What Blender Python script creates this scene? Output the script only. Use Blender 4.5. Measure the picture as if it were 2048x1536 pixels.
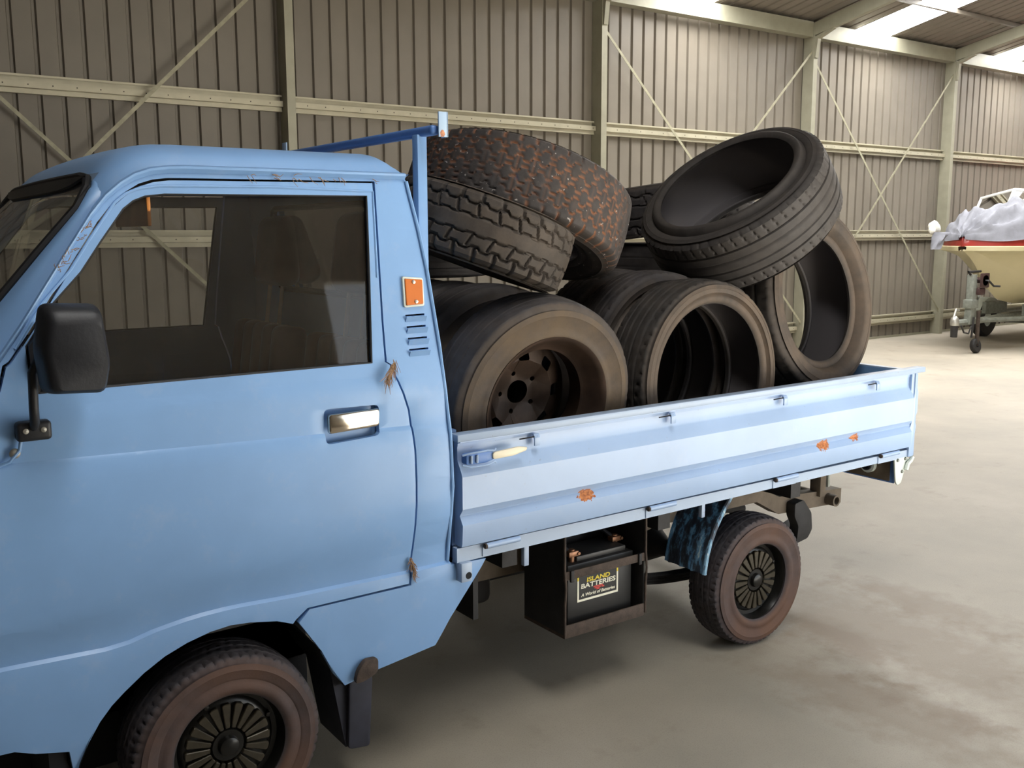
import bpy, bmesh, math, random
import numpy as np
from mathutils import Vector, Matrix
random.seed(7); RNG = np.random.default_rng(7)
for o in list(bpy.data.objects): bpy.data.objects.remove(o)
SC = bpy.context.scene; COL = SC.collection
R_ = math.radians

# ------------------------------------------------------------------ camera
cd = bpy.data.cameras.new('camera'); cam = bpy.data.objects.new('camera', cd); COL.objects.link(cam)
cd.sensor_fit = 'HORIZONTAL'; cd.sensor_width = 36.0; cd.lens = 36.0*1952.8/2048; cd.clip_end = 300
yaw, pit, rol = R_(35.34), R_(8.68), R_(-0.2)
fw = Vector((math.sin(yaw)*math.cos(pit), math.cos(yaw)*math.cos(pit), -math.sin(pit)))
rt0 = Vector((math.cos(yaw), -math.sin(yaw), 0)); up0 = rt0.cross(fw)
rt = math.cos(rol)*rt0+math.sin(rol)*up0; up = -math.sin(rol)*rt0+math.cos(rol)*up0
cam.matrix_world = Matrix(((rt.x, up.x, -fw.x, 0), (rt.y, up.y, -fw.y, -2.427), (rt.z, up.z, -fw.z, 1.64), (0, 0, 0, 1)))
SC.camera = cam
# ------------------------------------------------------------------ world, sun, exposure
w = bpy.data.worlds.new('world'); SC.world = w; w.use_nodes = True
bg = w.node_tree.nodes['Background']; bg.inputs[0].default_value = (0.86, 0.93, 1.0, 1); bg.inputs[1].default_value = 2.0
sl = bpy.data.lights.new('sun', 'SUN'); sl.energy = 34.0; sl.angle = R_(1.0); sl.color = (1, .985, .95)
sun = bpy.data.objects.new('sun', sl); COL.objects.link(sun)
sun.rotation_euler = Vector((-0.25, 0.40, -0.88)).to_track_quat('-Z', 'Y').to_euler()
SC.view_settings.view_transform = 'Standard'; SC.view_settings.look = 'None'
SC.view_settings.exposure = 0.55; SC.view_settings.gamma = 1.0; SC.view_settings.use_curve_mapping = False
SC.cycles.use_denoising = True
SC.cycles.max_bounces = 10; SC.cycles.diffuse_bounces = 6; SC.cycles.transparent_max_bounces = 12
SKY_EMIT = 24.0

# ------------------------------------------------------------------ materials
def lin(r, g, b):
    f = lambda c: (c/255/12.92) if c <= 10 else ((c/255+.055)/1.055)**2.4
    return (f(r), f(g), f(b), 1)
class NT:
    def __init__(s, name):
        s.m = bpy.data.materials.new(name); s.m.use_nodes = True; s.t = s.m.node_tree; s.n = s.t.nodes
        s.b = s.n['Principled BSDF']; s.out = s.n['Material Output']
    def node(s, k, **kw):
        x = s.n.new(k)
        for a, v in kw.items(): setattr(x, a, v)
        return x
    def link(s, a, b): s.t.links.new(a, b)
    def set(s, **kw):
        for k, v in kw.items(): s.b.inputs[k.replace('_', ' ')].default_value = v
    def coord(s, scale=None):
        c = s.node('ShaderNodeTexCoord').outputs['Object']
        if scale:
            mp = s.node('ShaderNodeMapping'); mp.inputs['Scale'].default_value = scale; s.link(c, mp.inputs[0]); c = mp.outputs[0]
        return c
    def noise(s, scale, detail=4, rough=.55, co=None, dist=0):
        x = s.node('ShaderNodeTexNoise'); x.inputs['Scale'].default_value = scale; x.inputs['Detail'].default_value = detail
        x.inputs['Roughness'].default_value = rough; x.inputs['Distortion'].default_value = dist
        s.link(co if co is not None else s.coord(), x.inputs['Vector']); return x.outputs['Fac']
    def ramp(s, fac, stops):
        x = s.node('ShaderNodeValToRGB'); e = x.color_ramp.elements
        while len(e) < len(stops): e.new(.5)
        for i, (p, c) in enumerate(stops):
            e[i].position = p; e[i].color = c if not isinstance(c, (int, float)) else (c, c, c, 1)
        s.link(fac, x.inputs[0]); return x.outputs[0]
    def mix(s, fac, a, b, mode='MIX'):
        x = s.node('ShaderNodeMix', data_type='RGBA', blend_type=mode)
        for sock, v in ((x.inputs[0], fac), (x.inputs[6], a), (x.inputs[7], b)):
            if isinstance(v, (int, float, tuple)): sock.default_value = v
            else: s.link(v, sock)
        return x.outputs[2]
    def math(s, op, a, b=0.0, clamp=False):
        x = s.node('ShaderNodeMath', operation=op); x.use_clamp = clamp
        for sock, v in ((x.inputs[0], a), (x.inputs[1], b)):
            if isinstance(v, (int, float)): sock.default_value = v
            else: s.link(v, sock)
        return x.outputs[0]
    def attr(s, name): return s.node('ShaderNodeAttribute', attribute_name=name).outputs['Fac']
    def bump(s, h, strength=.3, dist=.01):
        x = s.node('ShaderNodeBump'); x.inputs['Strength'].default_value = strength; x.inputs['Distance'].default_value = dist
        s.link(h, x.inputs['Height']); s.link(x.outputs[0], s.b.inputs['Normal'])
    def base(s, c):
        if isinstance(c, tuple): s.b.inputs['Base Color'].default_value = c
        else: s.link(c, s.b.inputs['Base Color'])

def simple(name, col, rough=.5, metal=0.0, var=.12, scale=14, bump=0):
    t = NT(name); f = t.noise(scale)
    d = tuple(c*(1-var) for c in col[:3])+(1,); l = tuple(min(1, c*(1+var)) for c in col[:3])+(1,)
    t.base(t.ramp(f, [(.3, d), (.7, l)])); t.set(Roughness=rough, Metallic=metal)
    if bump: t.bump(t.noise(scale*6), bump, .004)
    return t.m
def spot(t, co, p, r, sx=1.0, soft=False):
    """a mask that is 1 inside a ragged patch round point p"""
    sub = t.node('ShaderNodeVectorMath', operation='SUBTRACT'); t.link(co, sub.inputs[0]); sub.inputs[1].default_value = p
    mul = t.node('ShaderNodeVectorMath', operation='MULTIPLY'); t.link(sub.outputs[0], mul.inputs[0]); mul.inputs[1].default_value = (1/sx, .3, 1.0)
    ln = t.node('ShaderNodeVectorMath', operation='LENGTH'); t.link(mul.outputs[0], ln.inputs[0])
    nz = t.noise(7 if soft else 60, 5, .6)
    d = t.math('ADD', t.math('DIVIDE', ln.outputs['Value'], r), t.math('MULTIPLY', t.math('SUBTRACT', nz, .5), 1.6))
    return t.math('MULTIPLY', t.math('SUBTRACT', 1.0, d), 1.6, True) if soft else t.math('LESS_THAN', d, .75)
def paint(name, col, rough=.36, rust=(), coat=.25, specks=.0):
    t = NT(name); co = t.coord()
    f = t.noise(2.2, 5); d = tuple(c*.9 for c in col[:3])+(1,); l = tuple(min(1, c*1.07) for c in col[:3])+(1,)
    c = t.ramp(f, [(.3, d), (.7, l)])
    c = t.mix(t.math('MULTIPLY', t.ramp(t.noise(9, 6, .7), [(.55, 0.), (.75, 1.)]), .12), c, lin(200, 200, 200))
    if specks:
        c = t.mix(t.math('MULTIPLY', t.ramp(t.noise(55, 2, .6), [(.70, 0.), (.74, 1.)]), specks), c, lin(120, 80, 55))
    for p, r, sx in rust:
        c = t.mix(spot(t, co, p, r, sx), c, t.ramp(t.noise(120, 3), [(.38, lin(150, 88, 58)), (.6, lin(205, 135, 84))]))
    t.base(c); t.set(Roughness=rough); t.b.inputs['Coat Weight'].default_value = coat; t.b.inputs['Coat Roughness'].default_value = .12
    t.bump(t.noise(420, 2), .035, .002)
    return t.m

BLUE = lin(127, 167, 215)
M = {}
M['cab'] = paint('cab_paint', BLUE, .43, coat=.10)
M['cab_in'] = simple('inner_blue_paint', lin(60, 95, 150), .6)
M['tray'] = paint('tray_paint', lin(154, 178, 212), .40, coat=.18, specks=.18,
    rust=(((2.014, .0, .79), .026, 1.7), ((3.256, .0, .799), .027, 1.8), ((3.459, .0, .805), .020, 1.8)))
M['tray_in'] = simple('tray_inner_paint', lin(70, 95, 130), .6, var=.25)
M['rail'] = paint('rail_paint', lin(160, 178, 202), .45, coat=.1, specks=.3)
M['rack'] = paint('rack_paint', lin(88, 128, 190), .45, coat=.05, specks=.5)
M['bracket'] = paint('rusty_white_paint', lin(170, 195, 222), .5, coat=0, rust=(((1.575, .15, 1.942), .014, .8),), specks=.9)
M['black'] = simple('black_plastic', lin(30, 31, 36), .5, bump=.15)
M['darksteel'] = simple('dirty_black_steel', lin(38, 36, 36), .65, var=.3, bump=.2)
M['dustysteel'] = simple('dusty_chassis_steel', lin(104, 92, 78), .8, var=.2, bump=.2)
M['rubberseal'] = simple('rubber_seal', lin(22, 23, 28), .6)
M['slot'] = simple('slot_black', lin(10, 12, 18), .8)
M['orange'] = simple('amber_lens', lin(206, 110, 30), .5, var=.05)
M['chrome'] = simple('chrome', lin(215, 205, 190), .13, 1.0, .04)
M['steelbright'] = simple('bare_steel', lin(190, 188, 180), .4, .8, .1)
M['white'] = simple('aged_white_paint', lin(214, 222, 214), .5, var=.06)
M['cream_lever'] = simple('cream_plastic', lin(232, 222, 196), .4, var=.04)
M['seat'] = simple('brown_vinyl', lin(104, 58, 40), .55, var=.2, bump=.1)
M['visor'] = simple('tan_visor', lin(190, 120, 50), .6)
M['dash'] = simple('dash_black', lin(34, 34, 36), .6)
M['mudflap'] = simple('mudflap_rubber', lin(46, 47, 58), .7, var=.25)
M['straw'] = simple('dry_grass', lin(160, 128, 96), .9, var=.3)
M['brass'] = simple('corroded_terminal', lin(150, 110, 84), .5, .6, .3, 60)
M['battcase'] = simple('battery_black', lin(36, 35, 34), .5, var=.2)
M['battlid'] = simple('battery_lid', lin(56, 54, 52), .5, var=.2)
M['rusty'] = simple('rusty_bracket', lin(72, 60, 52), .8, var=.35, scale=30, bump=.3)
M['stk_black'] = simple('sticker_black', lin(24, 24, 24), .5, var=.05)
M['stk_white'] = simple('sticker_white', lin(240, 236, 215), .5, var=.03)
M['stk_red'] = simple('sticker_red', lin(220, 70, 60), .5, var=.03)
def yellow_fade():
    t = NT('sticker_yellow'); t.base(lin(232, 208, 60)); t.set(Roughness=.5); return t.m
M['stk_yellow'] = yellow_fade()
M['shed'] = simple('zincalume_cladding', lin(116, 109, 98), .5, .0, .06, 3)
M['shedsteel'] = simple('galvanised_section', lin(150, 147, 129), .45, .15, .08, 6)
M['girt'] = simple('galvanised_girt', lin(174, 168, 147), .42, .2, .07, 8)
M['brace'] = simple('brace_strap_steel', lin(150, 146, 124), .5, .2, .15, 20)
M['roof'] = simple('roof_sheeting', lin(118, 110, 100), .55, 0, .08, 4)
M['screw'] = simple('screw_head', lin(60, 55, 50), .5, .4)
M['hullcream'] = simple('cream_gelcoat', lin(206, 196, 158), .3, 0, .05, 3)
M['boatred'] = simple('red_gelcoat', lin(160, 54, 46), .3, 0, .08, 5)
M['tarp'] = simple('grey_tarp', lin(122, 123, 131), .85, 0, .12, 9, .2)
M['rag'] = simple('white_rag', lin(238, 236, 226), .9, 0, .04)
M['galv'] = simple('trailer_galvanised', lin(134, 138, 130), .5, .3, .2, 20)
M['winch'] = simple('winch_dark_red', lin(66, 44, 42), .6, .1, .3, 30)
M['roofwhite'] = simple('white_frame', lin(238, 236, 228), .4, 0, .03)

def glass(name, tint, fres=1.45):
    t = NT(name); tr = t.node('ShaderNodeBsdfTransparent'); tr.inputs[0].default_value = tint
    gl = t.node('ShaderNodeBsdfGlossy'); gl.inputs['Roughness'].default_value = .03
    fr = t.node('ShaderNodeFresnel'); fr.inputs[0].default_value = fres
    dif = t.node('ShaderNodeBsdfDiffuse'); dif.inputs[0].default_value = lin(120, 112, 100)  # pale diffuse veil paints window reflections and haze into the glass
    m0 = t.node('ShaderNodeMixShader'); t.link(t.math('MULTIPLY', t.ramp(t.noise(5, 5, .7), [(.35, .4), (.75, 1.)]), .17), m0.inputs[0])
    t.link(tr.outputs[0], m0.inputs[1]); t.link(dif.outputs[0], m0.inputs[2])
    mx = t.node('ShaderNodeMixShader'); t.link(fr.outputs[0], mx.inputs[0]); t.link(m0.outputs[0], mx.inputs[1]); t.link(gl.outputs[0], mx.inputs[2])
    t.link(mx.outputs[0], t.out.inputs[0]); return t.m
M['glass'] = glass('window_glass', (.86, .86, .84, 1)); M['glass_clear'] = glass('clear_glass', (.95, .96, .95, 1))

def rubber(name, dark, side_col, side_amt, groove_col=None, groove_amt=0, tread_dust=.15, specks=False, side_noise=5):
    t = NT(name); co = t.coord()
    base = t.ramp(t.noise(22, 5), [(.3, tuple(c*.75 for c in dark[:3])+(1,)), (.7, tuple(c*1.3 for c in dark[:3])+(1,))])
    base = t.mix(t.math('MULTIPLY', t.ramp(t.noise(7, 5, .7), [(.4, 0.), (.7, 1.)]), tread_dust), base, side_col)
    base = t.mix(t.attr('inner'), base, lin(98, 94, 96))  # dusty grey liner, lightened in colour for the light missing inside
    sm = t.math('MULTIPLY', t.attr('side'), t.math('MULTIPLY', t.ramp(t.noise(side_noise, 5, .65), [(.32, .12), (.66, 1.)]), side_amt))
    c = t.mix(sm, base, side_col)
    if groove_col:
        g = t.math('MULTIPLY', t.attr('groove'), t.ramp(t.noise(3, 2), [(.42, 0.), (.56, 1.)]))
        c = t.mix(t.math('MULTIPLY', g, groove_amt), c, groove_col)
    if specks:
        c = t.mix(t.math('MULTIPLY', t.ramp(t.noise(62, 2, .5), [(.69, 0.), (.72, 1.)]), .7), c, lin(180, 172, 165))
        c = t.mix(t.math('MULTIPLY', t.ramp(t.noise(9, 3, .5), [(.68, 0.), (.74, 1.)]), .35), c, lin(74, 92, 130))
    t.base(c); t.set(Roughness=.72); t.b.inputs['Specular IOR Level'].default_value = .35
    t.bump(t.noise(160, 3), .12, .003); return t.m
DK = lin(58, 55, 56)
M['rub_plain'] = rubber('worn_rubber', DK, lin(108, 94, 78), .3)
M['rub_dusty'] = rubber('dusty_rubber', DK, lin(104, 86, 63), .7, side_noise=4.5)
M['rub_tan'] = rubber('tan_side_rubber', lin(52, 49, 47), lin(98, 83, 69), .8)
M['rub_clean'] = rubber('grey_black_rubber', lin(56, 53, 52), lin(80, 73, 67), .25, tread_dust=.3)
M['rub_rust'] = rubber('clay_grooved_rubber', lin(55, 51, 50), lin(84, 73, 62), .3, lin(146, 94, 60), .9, .2, True)
M['rub_block'] = rubber('cracked_block_rubber', lin(62, 56, 51), lin(98, 84, 70), .3, lin(26, 24, 24), .7, .35)
M['rub_road'] = rubber('road_tyre_rubber', lin(62, 60, 64), lin(104, 74, 56), .95, side_noise=1.5)
M['rimrust'] = simple('rusty_rim', lin(70, 55, 45), .5, .3, .4, 9, .1)
M['hubblack'] = simple('black_hub', lin(30, 29, 27), .3, .3, .3, 30)
M['hubfin'] = simple('worn_black_fin', lin(70, 64, 52), .35, .4, .3, 30)

# ------------------------------------------------------------------ mesh helpers
def link(name, me, mat=None, parent=None, smooth=None):
    o = bpy.data.objects.new(name, me); COL.objects.link(o)
    if mat is not None and not me.materials: me.materials.append(mat)
    if smooth:
        me.polygons.foreach_set('use_smooth', [True]*len(me.polygons)); me.set_sharp_from_angle(angle=R_(smooth))
    if parent is not None: adopt(o, parent)
    return o
WM = {}
def adopt(o, p):
    o.parent = p; o.matrix_parent_inverse = WM.get(p.name, Matrix()).inverted()
def fromb(name, bm, mat=None, parent=None, smooth=None):
    bmesh.ops.recalc_face_normals(bm, faces=bm.faces)
    me = bpy.data.meshes.new(name); bm.to_mesh(me); bm.free(); return link(name, me, mat, parent, smooth)
def tag(o, label=None, cat=None, group=None, kind=None):
    for k, v in (('label', label), ('category', cat), ('group', group), ('kind', kind)):
        if v: o[k] = v
    return o
def empty(name, loc, label=None, cat=None, group=None):
    o = bpy.data.objects.new(name, None); COL.objects.link(o); o.location = loc; WM[o.name] = Matrix.Translation(loc)
    o.empty_display_size = .1
    return tag(o, label, cat, group)
def abox(bm, x0, x1, y0, y1, z0, z1, bev=0, M4=None, seg=2):
    r = bmesh.ops.create_cube(bm, size=1.0); vs = r['verts']
    for v in vs: v.co = Vector(((x0+x1)/2+v.co.x*(x1-x0), (y0+y1)/2+v.co.y*(y1-y0), (z0+z1)/2+v.co.z*(z1-z0)))
    if bev:
        es = {e for v in vs for e in v.link_edges}
        rr = bmesh.ops.bevel(bm, geom=list(es), offset=bev, segments=seg, profile=.5, affect='EDGES'); vs = {v for f in rr['faces'] for v in f.verts} | {v for v in vs if v.is_valid}
    if M4 is not None:
        for v in vs: v.co = M4 @ v.co
    return vs
def box(name, x0, x1, y0, y1, z0, z1, mat, parent=None, bev=0, M4=None, seg=2):
    bm = bmesh.new(); abox(bm, x0, x1, y0, y1, z0, z1, bev, M4, seg); return fromb(name, bm, mat, parent, 35 if bev else None)
def atube(bm, path, r, n=10, closed=False, cap=True):
    P = [Vector(p) for p in path]; m = len(P); rings = []
    prev = None
    for i, p in enumerate(P):
        a = P[i-1] if (i > 0 or closed) else P[i]; b = P[(i+1) % m] if (i < m-1 or closed) else P[i]
        t = (b-a).normalized()
        if prev is None:
            u = t.cross(Vector((0, 0, 1)));  u = u if u.length > .1 else t.cross(Vector((1, 0, 0)))
        else: u = prev-t*prev.dot(t)
        u.normalize(); prev = u; v = t.cross(u); rr = r[i] if isinstance(r, (list, tuple)) else r
        rings.append([bm.verts.new(p+rr*(math.cos(2*math.pi*k/n)*u+math.sin(2*math.pi*k/n)*v)) for k in range(n)])
    for i in range(m if closed else m-1):
        A, B = rings[i], rings[(i+1) % m]
        for k in range(n): bm.faces.new((A[k], A[(k+1) % n], B[(k+1) % n], B[k]))
    if cap and not closed: bm.faces.new(rings[0]); bm.faces.new(rings[-1])
def tube(name, path, r, mat, parent=None, n=10, closed=False):
    bm = bmesh.new(); atube(bm, path, r, n, closed); return fromb(name, bm, mat, parent, 40)
def aprism(bm, pts, axis, a, b):
    """extrude a closed 2D outline along axis (0 x, 1 y, 2 z) from a to b"""
    def mk(p, t):
        return ((t, p[0], p[1]), (p[0], t, p[1]), (p[0], p[1], t))[axis]
    A = [bm.verts.new(mk(p, a)) for p in pts]; B = [bm.verts.new(mk(p, b)) for p in pts]; n = len(pts)
    fs = [bm.faces.new(A), bm.faces.new(B[::-1])]
    for i in range(n): fs.append(bm.faces.new((A[i], B[i], B[(i+1) % n], A[(i+1) % n])))
    return A+B
def prism(name, pts, axis, a, b, mat, parent=None, bev=0, M4=None, smooth=None):
    bm = bmesh.new(); vs = aprism(bm, pts, axis, a, b)
    if M4 is not None:
        for v in vs: v.co = M4 @ v.co
    bmesh.ops.recalc_face_normals(bm, faces=bm.faces)
    if bev: bmesh.ops.bevel(bm, geom=list(bm.edges), offset=bev, segments=2, profile=.5, affect='EDGES')
    return fromb(name, bm, mat, parent, smooth or (35 if bev else None))
def alathe(bm, prof, n, T=Matrix(), closed=True, a0=0):
    """prof: (r, z) pairs round local Z"""
    rings = []
    for k in range(n):
        a = a0+2*math.pi*k/n; rings.append([bm.verts.new(T @ Vector((r*math.cos(a), r*math.sin(a), z))) for r, z in prof])
    m = len(prof)
    for k in range(n):
        A, B = rings[k], rings[(k+1) % n]
        for i in range(m if closed else m-1): bm.faces.new((A[i], A[(i+1) % m], B[(i+1) % m], B[i]))
def lathe(name, prof, n, mat, parent=None, T=Matrix(), closed=True, smooth=40):
    bm = bmesh.new(); alathe(bm, prof, n, T, closed); bmesh.ops.remove_doubles(bm, verts=bm.verts, dist=1e-6)
    return fromb(name, bm, mat, parent, smooth)
def dedupe(L):
    out = []
    for p in L:
        if not out or (Vector(p)-Vector(out[-1])).length > 1e-4: out.append(p)
    return out
def rounded(L, rad, seg=4):
    """round the corners of a 2D outline; rad one number or one per corner"""
    n = len(L); out = []
    for i in range(n):
        p = Vector(L[i]); a = Vector(L[i-1])-p; b = Vector(L[(i+1) % n])-p; r = rad[i] if isinstance(rad, (list, tuple)) else rad
        r = min(r, a.length*.45, b.length*.45)
        if r < 1e-4: out.append(tuple(p)); continue
        p0 = p+a.normalized()*r; p1 = p+b.normalized()*r
        for k in range(seg+1):
            t = k/seg; out.append(tuple((1-t)**2*p0+2*t*(1-t)*p+t*t*p1))
    return out
def fillloops(bm, loops, to3):
    es = []
    for L in loops:
        vs = [bm.verts.new(to3(p)) for p in L]
        es += [bm.edges.new((vs[i], vs[(i+1) % len(vs)])) for i in range(len(vs))]
    bmesh.ops.triangle_fill(bm, use_beauty=True, use_dissolve=False, edges=es)

# ------------------------------------------------------------------ the setting: shed
WY = 6.78; PITCH = .19; SL = .2; RIDGE = 1.8; FY = -3.05
XL, XR = -5.0, 24.0
EZ = 4.55
def roofz(y): return EZ+SL*(WY-y) if y >= RIDGE else EZ+SL*(WY-RIDGE)-SL*(RIDGE-y)
def ribsheet(a0, a1, off=0.0, d=.028):
    """offsets (along, depth) of a ribbed sheet seen from inside: flat pans, narrow recessed ribs"""
    out = []; k = math.floor((a0-off)/PITCH)-1
    x = off+k*PITCH
    while x < a1+PITCH:
        out += [(x-.022, 0), (x-.011, d), (x+.011, d), (x+.022, 0)]; x += PITCH
    xs_ = [a for a, dd in out]; ds_ = [dd for a, dd in out]; at = lambda q: float(np.interp(q, xs_, ds_))
    return [(a0, at(a0))]+[(a, dd) for a, dd in out if a0 < a < a1]+[(a1, at(a1))]
def sheet_wall(name, prof, z0, zf, mat, parent=None, depth=True):
    bm = bmesh.new(); lo, hi = [], []
    for (x, y) in prof: lo.append(bm.verts.new((x, y, z0))); hi.append(bm.verts.new((x, y, zf(x, y))))
    for i in range(len(prof)-1): bm.faces.new((lo[i], lo[i+1], hi[i+1], hi[i]))
    o = fromb(name, bm, mat, parent); return o
wall_back = box('wall_back', XL, XR, WY-.012, WY-.002, 0, .035, M['shedsteel']); tag(wall_back, 'beige ribbed metal back wall of the shed with girts and braces', kind='structure')
x = XL+.06
while x < XR:      # one sheet is four pans wide, laps the next one over a rib
    x1 = min(x+4*PITCH+.03, XR); sheet_wall('cladding_sheet', dedupe([(q, WY+d+.0012*((q-x)/(x1-x))) for q, d in ribsheet(x, x1, .155)]), 0, lambda x_, y_: EZ, M['shed'], wall_back); x += 4*PITCH
COLX = [-.02+3.84*k for k in range(7)]; COLX = [-3.86, -.02, 3.80, 7.70, 11.54, 15.06, 18.9, 22.7]
def csec(x, y0, y1, wd=.085, t=.004, lip=.02):
    return [(x, y0), (x+wd, y0), (x+wd, y0+lip), (x+wd-t, y0+lip), (x+wd-t, y0+t), (x+t, y0+t), (x+t, y1-t), (x+wd-t, y1-t), (x+wd-t, y1-lip), (x+wd, y1-lip), (x+wd, y1), (x, y1)]
for x in COLX:
    prism('steel_column', csec(x, 6.60, WY-.004), 2, 0, 4.36, M['shedsteel'], wall_back)
for x in COLX:   # knee plates where rafter meets column
    prism('haunch_plate', [(6.58, 4.05), (6.60, 4.05), (6.60, 4.33), (6.30, 4.43), (6.30, 4.40), (6.55, 4.30)], 0, x+.01, x+.075, M['shedsteel'], wall_back)
for zc in (2.885, 1.61, .29):
    for i in range(len(COLX)-1):
        x0, x1 = COLX[i]+.09, COLX[i+1]-.004
        y = WY-.002
        pr = [(y, .085), (y-.055, .085), (y-.055, .068), (y-.05, .068), (y-.05, .08), (y-.012, .08), (y-.012, .026), (y-.085, .026), (y-.085, -.026), (y-.05, -.03), (y-.05, -.055), (y-.055, -.055), (y-.055, -.07), (y, -.07)]
        prism('girt', [(a, zc+b) for a, b in pr], 0, x0, x1, M['girt'], wall_back)
        bm = bmesh.new(); xx = .155+PITCH*math.ceil((x0-.155)/PITCH)+.09
        while xx < x1-.02:
            alathe(bm, [(0, .003), (.006, .002), (.006, 0)], 6, Matrix.Translation((xx, y-.0845, zc)) @ Matrix.Rotation(R_(90), 4, 'X'), False); xx += PITCH
        s = fromb('screw_row', bm, M['screw'], wall_back); s['kind'] = 'stuff'
for i in (1, 3, 4):
    a, b = COLX[i]+.07, COLX[i+1]+.02
    for (za, zb, yy) in ((.40, 4.15, 6.632), (4.02, .36, 6.640)):
        L = Vector((b-a, 0, zb-za)); n = Vector((-L.z, 0, L.x)).normalized()*.016
        bm = bmesh.new(); c0, c1 = Vector((a, 0, za)), Vector((b, 0, zb))
        aprism(bm, [((c0+n).x, (c0+n).z), ((c1+n).x, (c1+n).z), ((c1-n).x, (c1-n).z), ((c0-n).x, (c0-n).z)], 1, yy-.002, yy+.002)
        fromb('brace_strap', bm, M['brace'], wall_back)
for i in range(len(COLX)-1):
    x0, x1 = COLX[i]+.088, COLX[i+1]-.003
    prism('eave_beam', [(6.62, 4.33), (WY-.01, 4.33), (WY-.01, 4.335), (6.625, 4.335), (6.625, 4.53), (6.70, 4.53), (6.70, 4.545), (6.62, 4.53)], 0, x0, x1, M['shedsteel'], wall_back)
# roof: sheeting with holes where the skylights are
FRX = (1.2, 2.0)  # unseen front skylight, added to brighten the cab roof and pillars
SKX = [(8.86, 9.66), (12.62, 13.44), (16.40, 17.22), (20.2, 21.0)]
ceiling = box('ceiling', XL, XR, RIDGE-.12, RIDGE+.12, roofz(RIDGE)-.028, roofz(RIDGE)-.024, M['roof']); tag(ceiling, 'underside of the grey-brown ribbed metal roof with rafters', kind='structure')
for (ya, yb) in ((WY+.1, RIDGE), (RIDGE, FY-.5)):
    edges = [XL]+([e for s in SKX for e in s] if ya > RIDGE else list(FRX))+[XR]
    for k in range(0, len(edges), 2):
        x = edges[k]
        while x < edges[k+1]-.02:
            x1 = min(x+4*PITCH, edges[k+1]); bm = bmesh.new()
            pr = dedupe(ribsheet(x, x1, .06, .02)); A = [bm.verts.new((q, ya, roofz(ya)+d)) for q, d in pr]; B = [bm.verts.new((q, yb, roofz(yb)+d)) for q, d in pr]
            for i in range(len(pr)-1): bm.faces.new((A[i], A[i+1], B[i+1], B[i]))
            fromb('roof_sheet', bm, M['roof'], ceiling); x += 4*PITCH
bm = bmesh.new(); pr = dedupe(ribsheet(*FRX, .06, .02)); A = [bm.verts.new((q, RIDGE, roofz(RIDGE)+d)) for q, d in pr]; B = [bm.verts.new((q, -.65, roofz(-.65)+d)) for q, d in pr]
for i in range(len(pr)-1): bm.faces.new((A[i], A[i+1], B[i+1], B[i]))
fromb('roof_sheet', bm, M['roof'], ceiling)
t = NT('skylight_panel'); em = t.node('ShaderNodeEmission'); em.inputs[0].default_value = (1, .99, .96, 1); em.inputs[1].default_value = SKY_EMIT; t.link(em.outputs[0], t.out.inputs[0]); M['sky'] = t.m
t = NT('added_dim_skylight'); em = t.node('ShaderNodeEmission'); em.inputs[0].default_value = (1, .99, .96, 1); em.inputs[1].default_value = SKY_EMIT*.5; t.link(em.outputs[0], t.out.inputs[0]); M['sky_added'] = t.m
for (a, b, ya, yb) in [(a, b, ya, yb) for a, b in SKX for ya, yb in ((WY+.1, 5.70), (5.70, 4.16), (4.16, 2.6), (2.6, RIDGE))]+[(*FRX, -.65, FY-.5)]:
    if True:
        bm = bmesh.new(); pr = ribsheet(a, b, .06, .015)
        A = [bm.verts.new((x, ya, roofz(ya)+d)) for x, d in dedupe(pr)]; B = [bm.verts.new((x, yb, roofz(yb)+d)) for x, d in dedupe(pr)]
        for i in range(len(A)-1): bm.faces.new((A[i], A[i+1], B[i+1], B[i]))
        fromb('skylight_panel', bm, M['sky'] if ya > RIDGE else M['sky_added'], ceiling)  # the front-slope panel is the dim one added to light the cab
for y in (5.70, 4.16, 2.6, 1.0, -.65, -2.2):
    z = roofz(y); prism('purlin', [(y-.035, z-.06), (y+.035, z-.055), (y+.035, z-.004), (y-.035, z-.004)], 0, XL, XR, M['roof'], ceiling)
for x in COLX:
    for (ya, yb) in ((6.68, RIDGE), (RIDGE, FY+.1)):
        bm = bmesh.new()
        A = aprism(bm, [(x, 0), (x+.085, 0), (x+.085, .17), (x, .17)], 1, ya, yb)
        for v in A: v.co.z += roofz(v.co.y)-.235
        fromb('rafter', bm, M['shedsteel'], ceiling)
# floor
t = NT('concrete_floor'); co = t.coord()
c = t.ramp(t.noise(.9, 6, .6), [(.3, lin(148, 141, 128)), (.55, lin(163, 154, 139)), (.75, lin(176, 167, 152))])
c = t.mix(t.math('MULTIPLY', t.ramp(t.noise(3.1, 5, .65), [(.58, 0.), (.72, 1.)]), .35), c, lin(118, 104, 86))
c = t.mix(t.math('MULTIPLY', t.ramp(t.noise(90, 3, .7), [(.6, 0.), (.75, 1.)]), .14), c, lin(110, 100, 88))
for p, r in (((3.45, -.15, 0), .34), ((2.9, -.55, 0), .18), ((3.3, -.05, 0), .12), ((3.05, -.62, 0), .1), ((3.9, -.1, 0), .16)):
    c = t.mix(t.math('MULTIPLY', spot(t, co, p, r, 1.3, True), .42), c, lin(112, 88, 64))
c = t.mix(t.math('MULTIPLY', t.ramp(t.noise(210, 2, .6), [(.52, 0.), (.7, 1.)]), .25), c, lin(96, 90, 82))
t.base(c); t.set(Roughness=.62); t.bump(t.noise(110, 5, .7), .10, .004); M['floor'] = t.m
bm = bmesh.new(); abox(bm, XL, XR, FY-.1, WY+.1, -.12, 0); floor = fromb('floor', bm, M['floor']); tag(floor, 'pale stained concrete floor of the shed', kind='structure')
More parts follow.
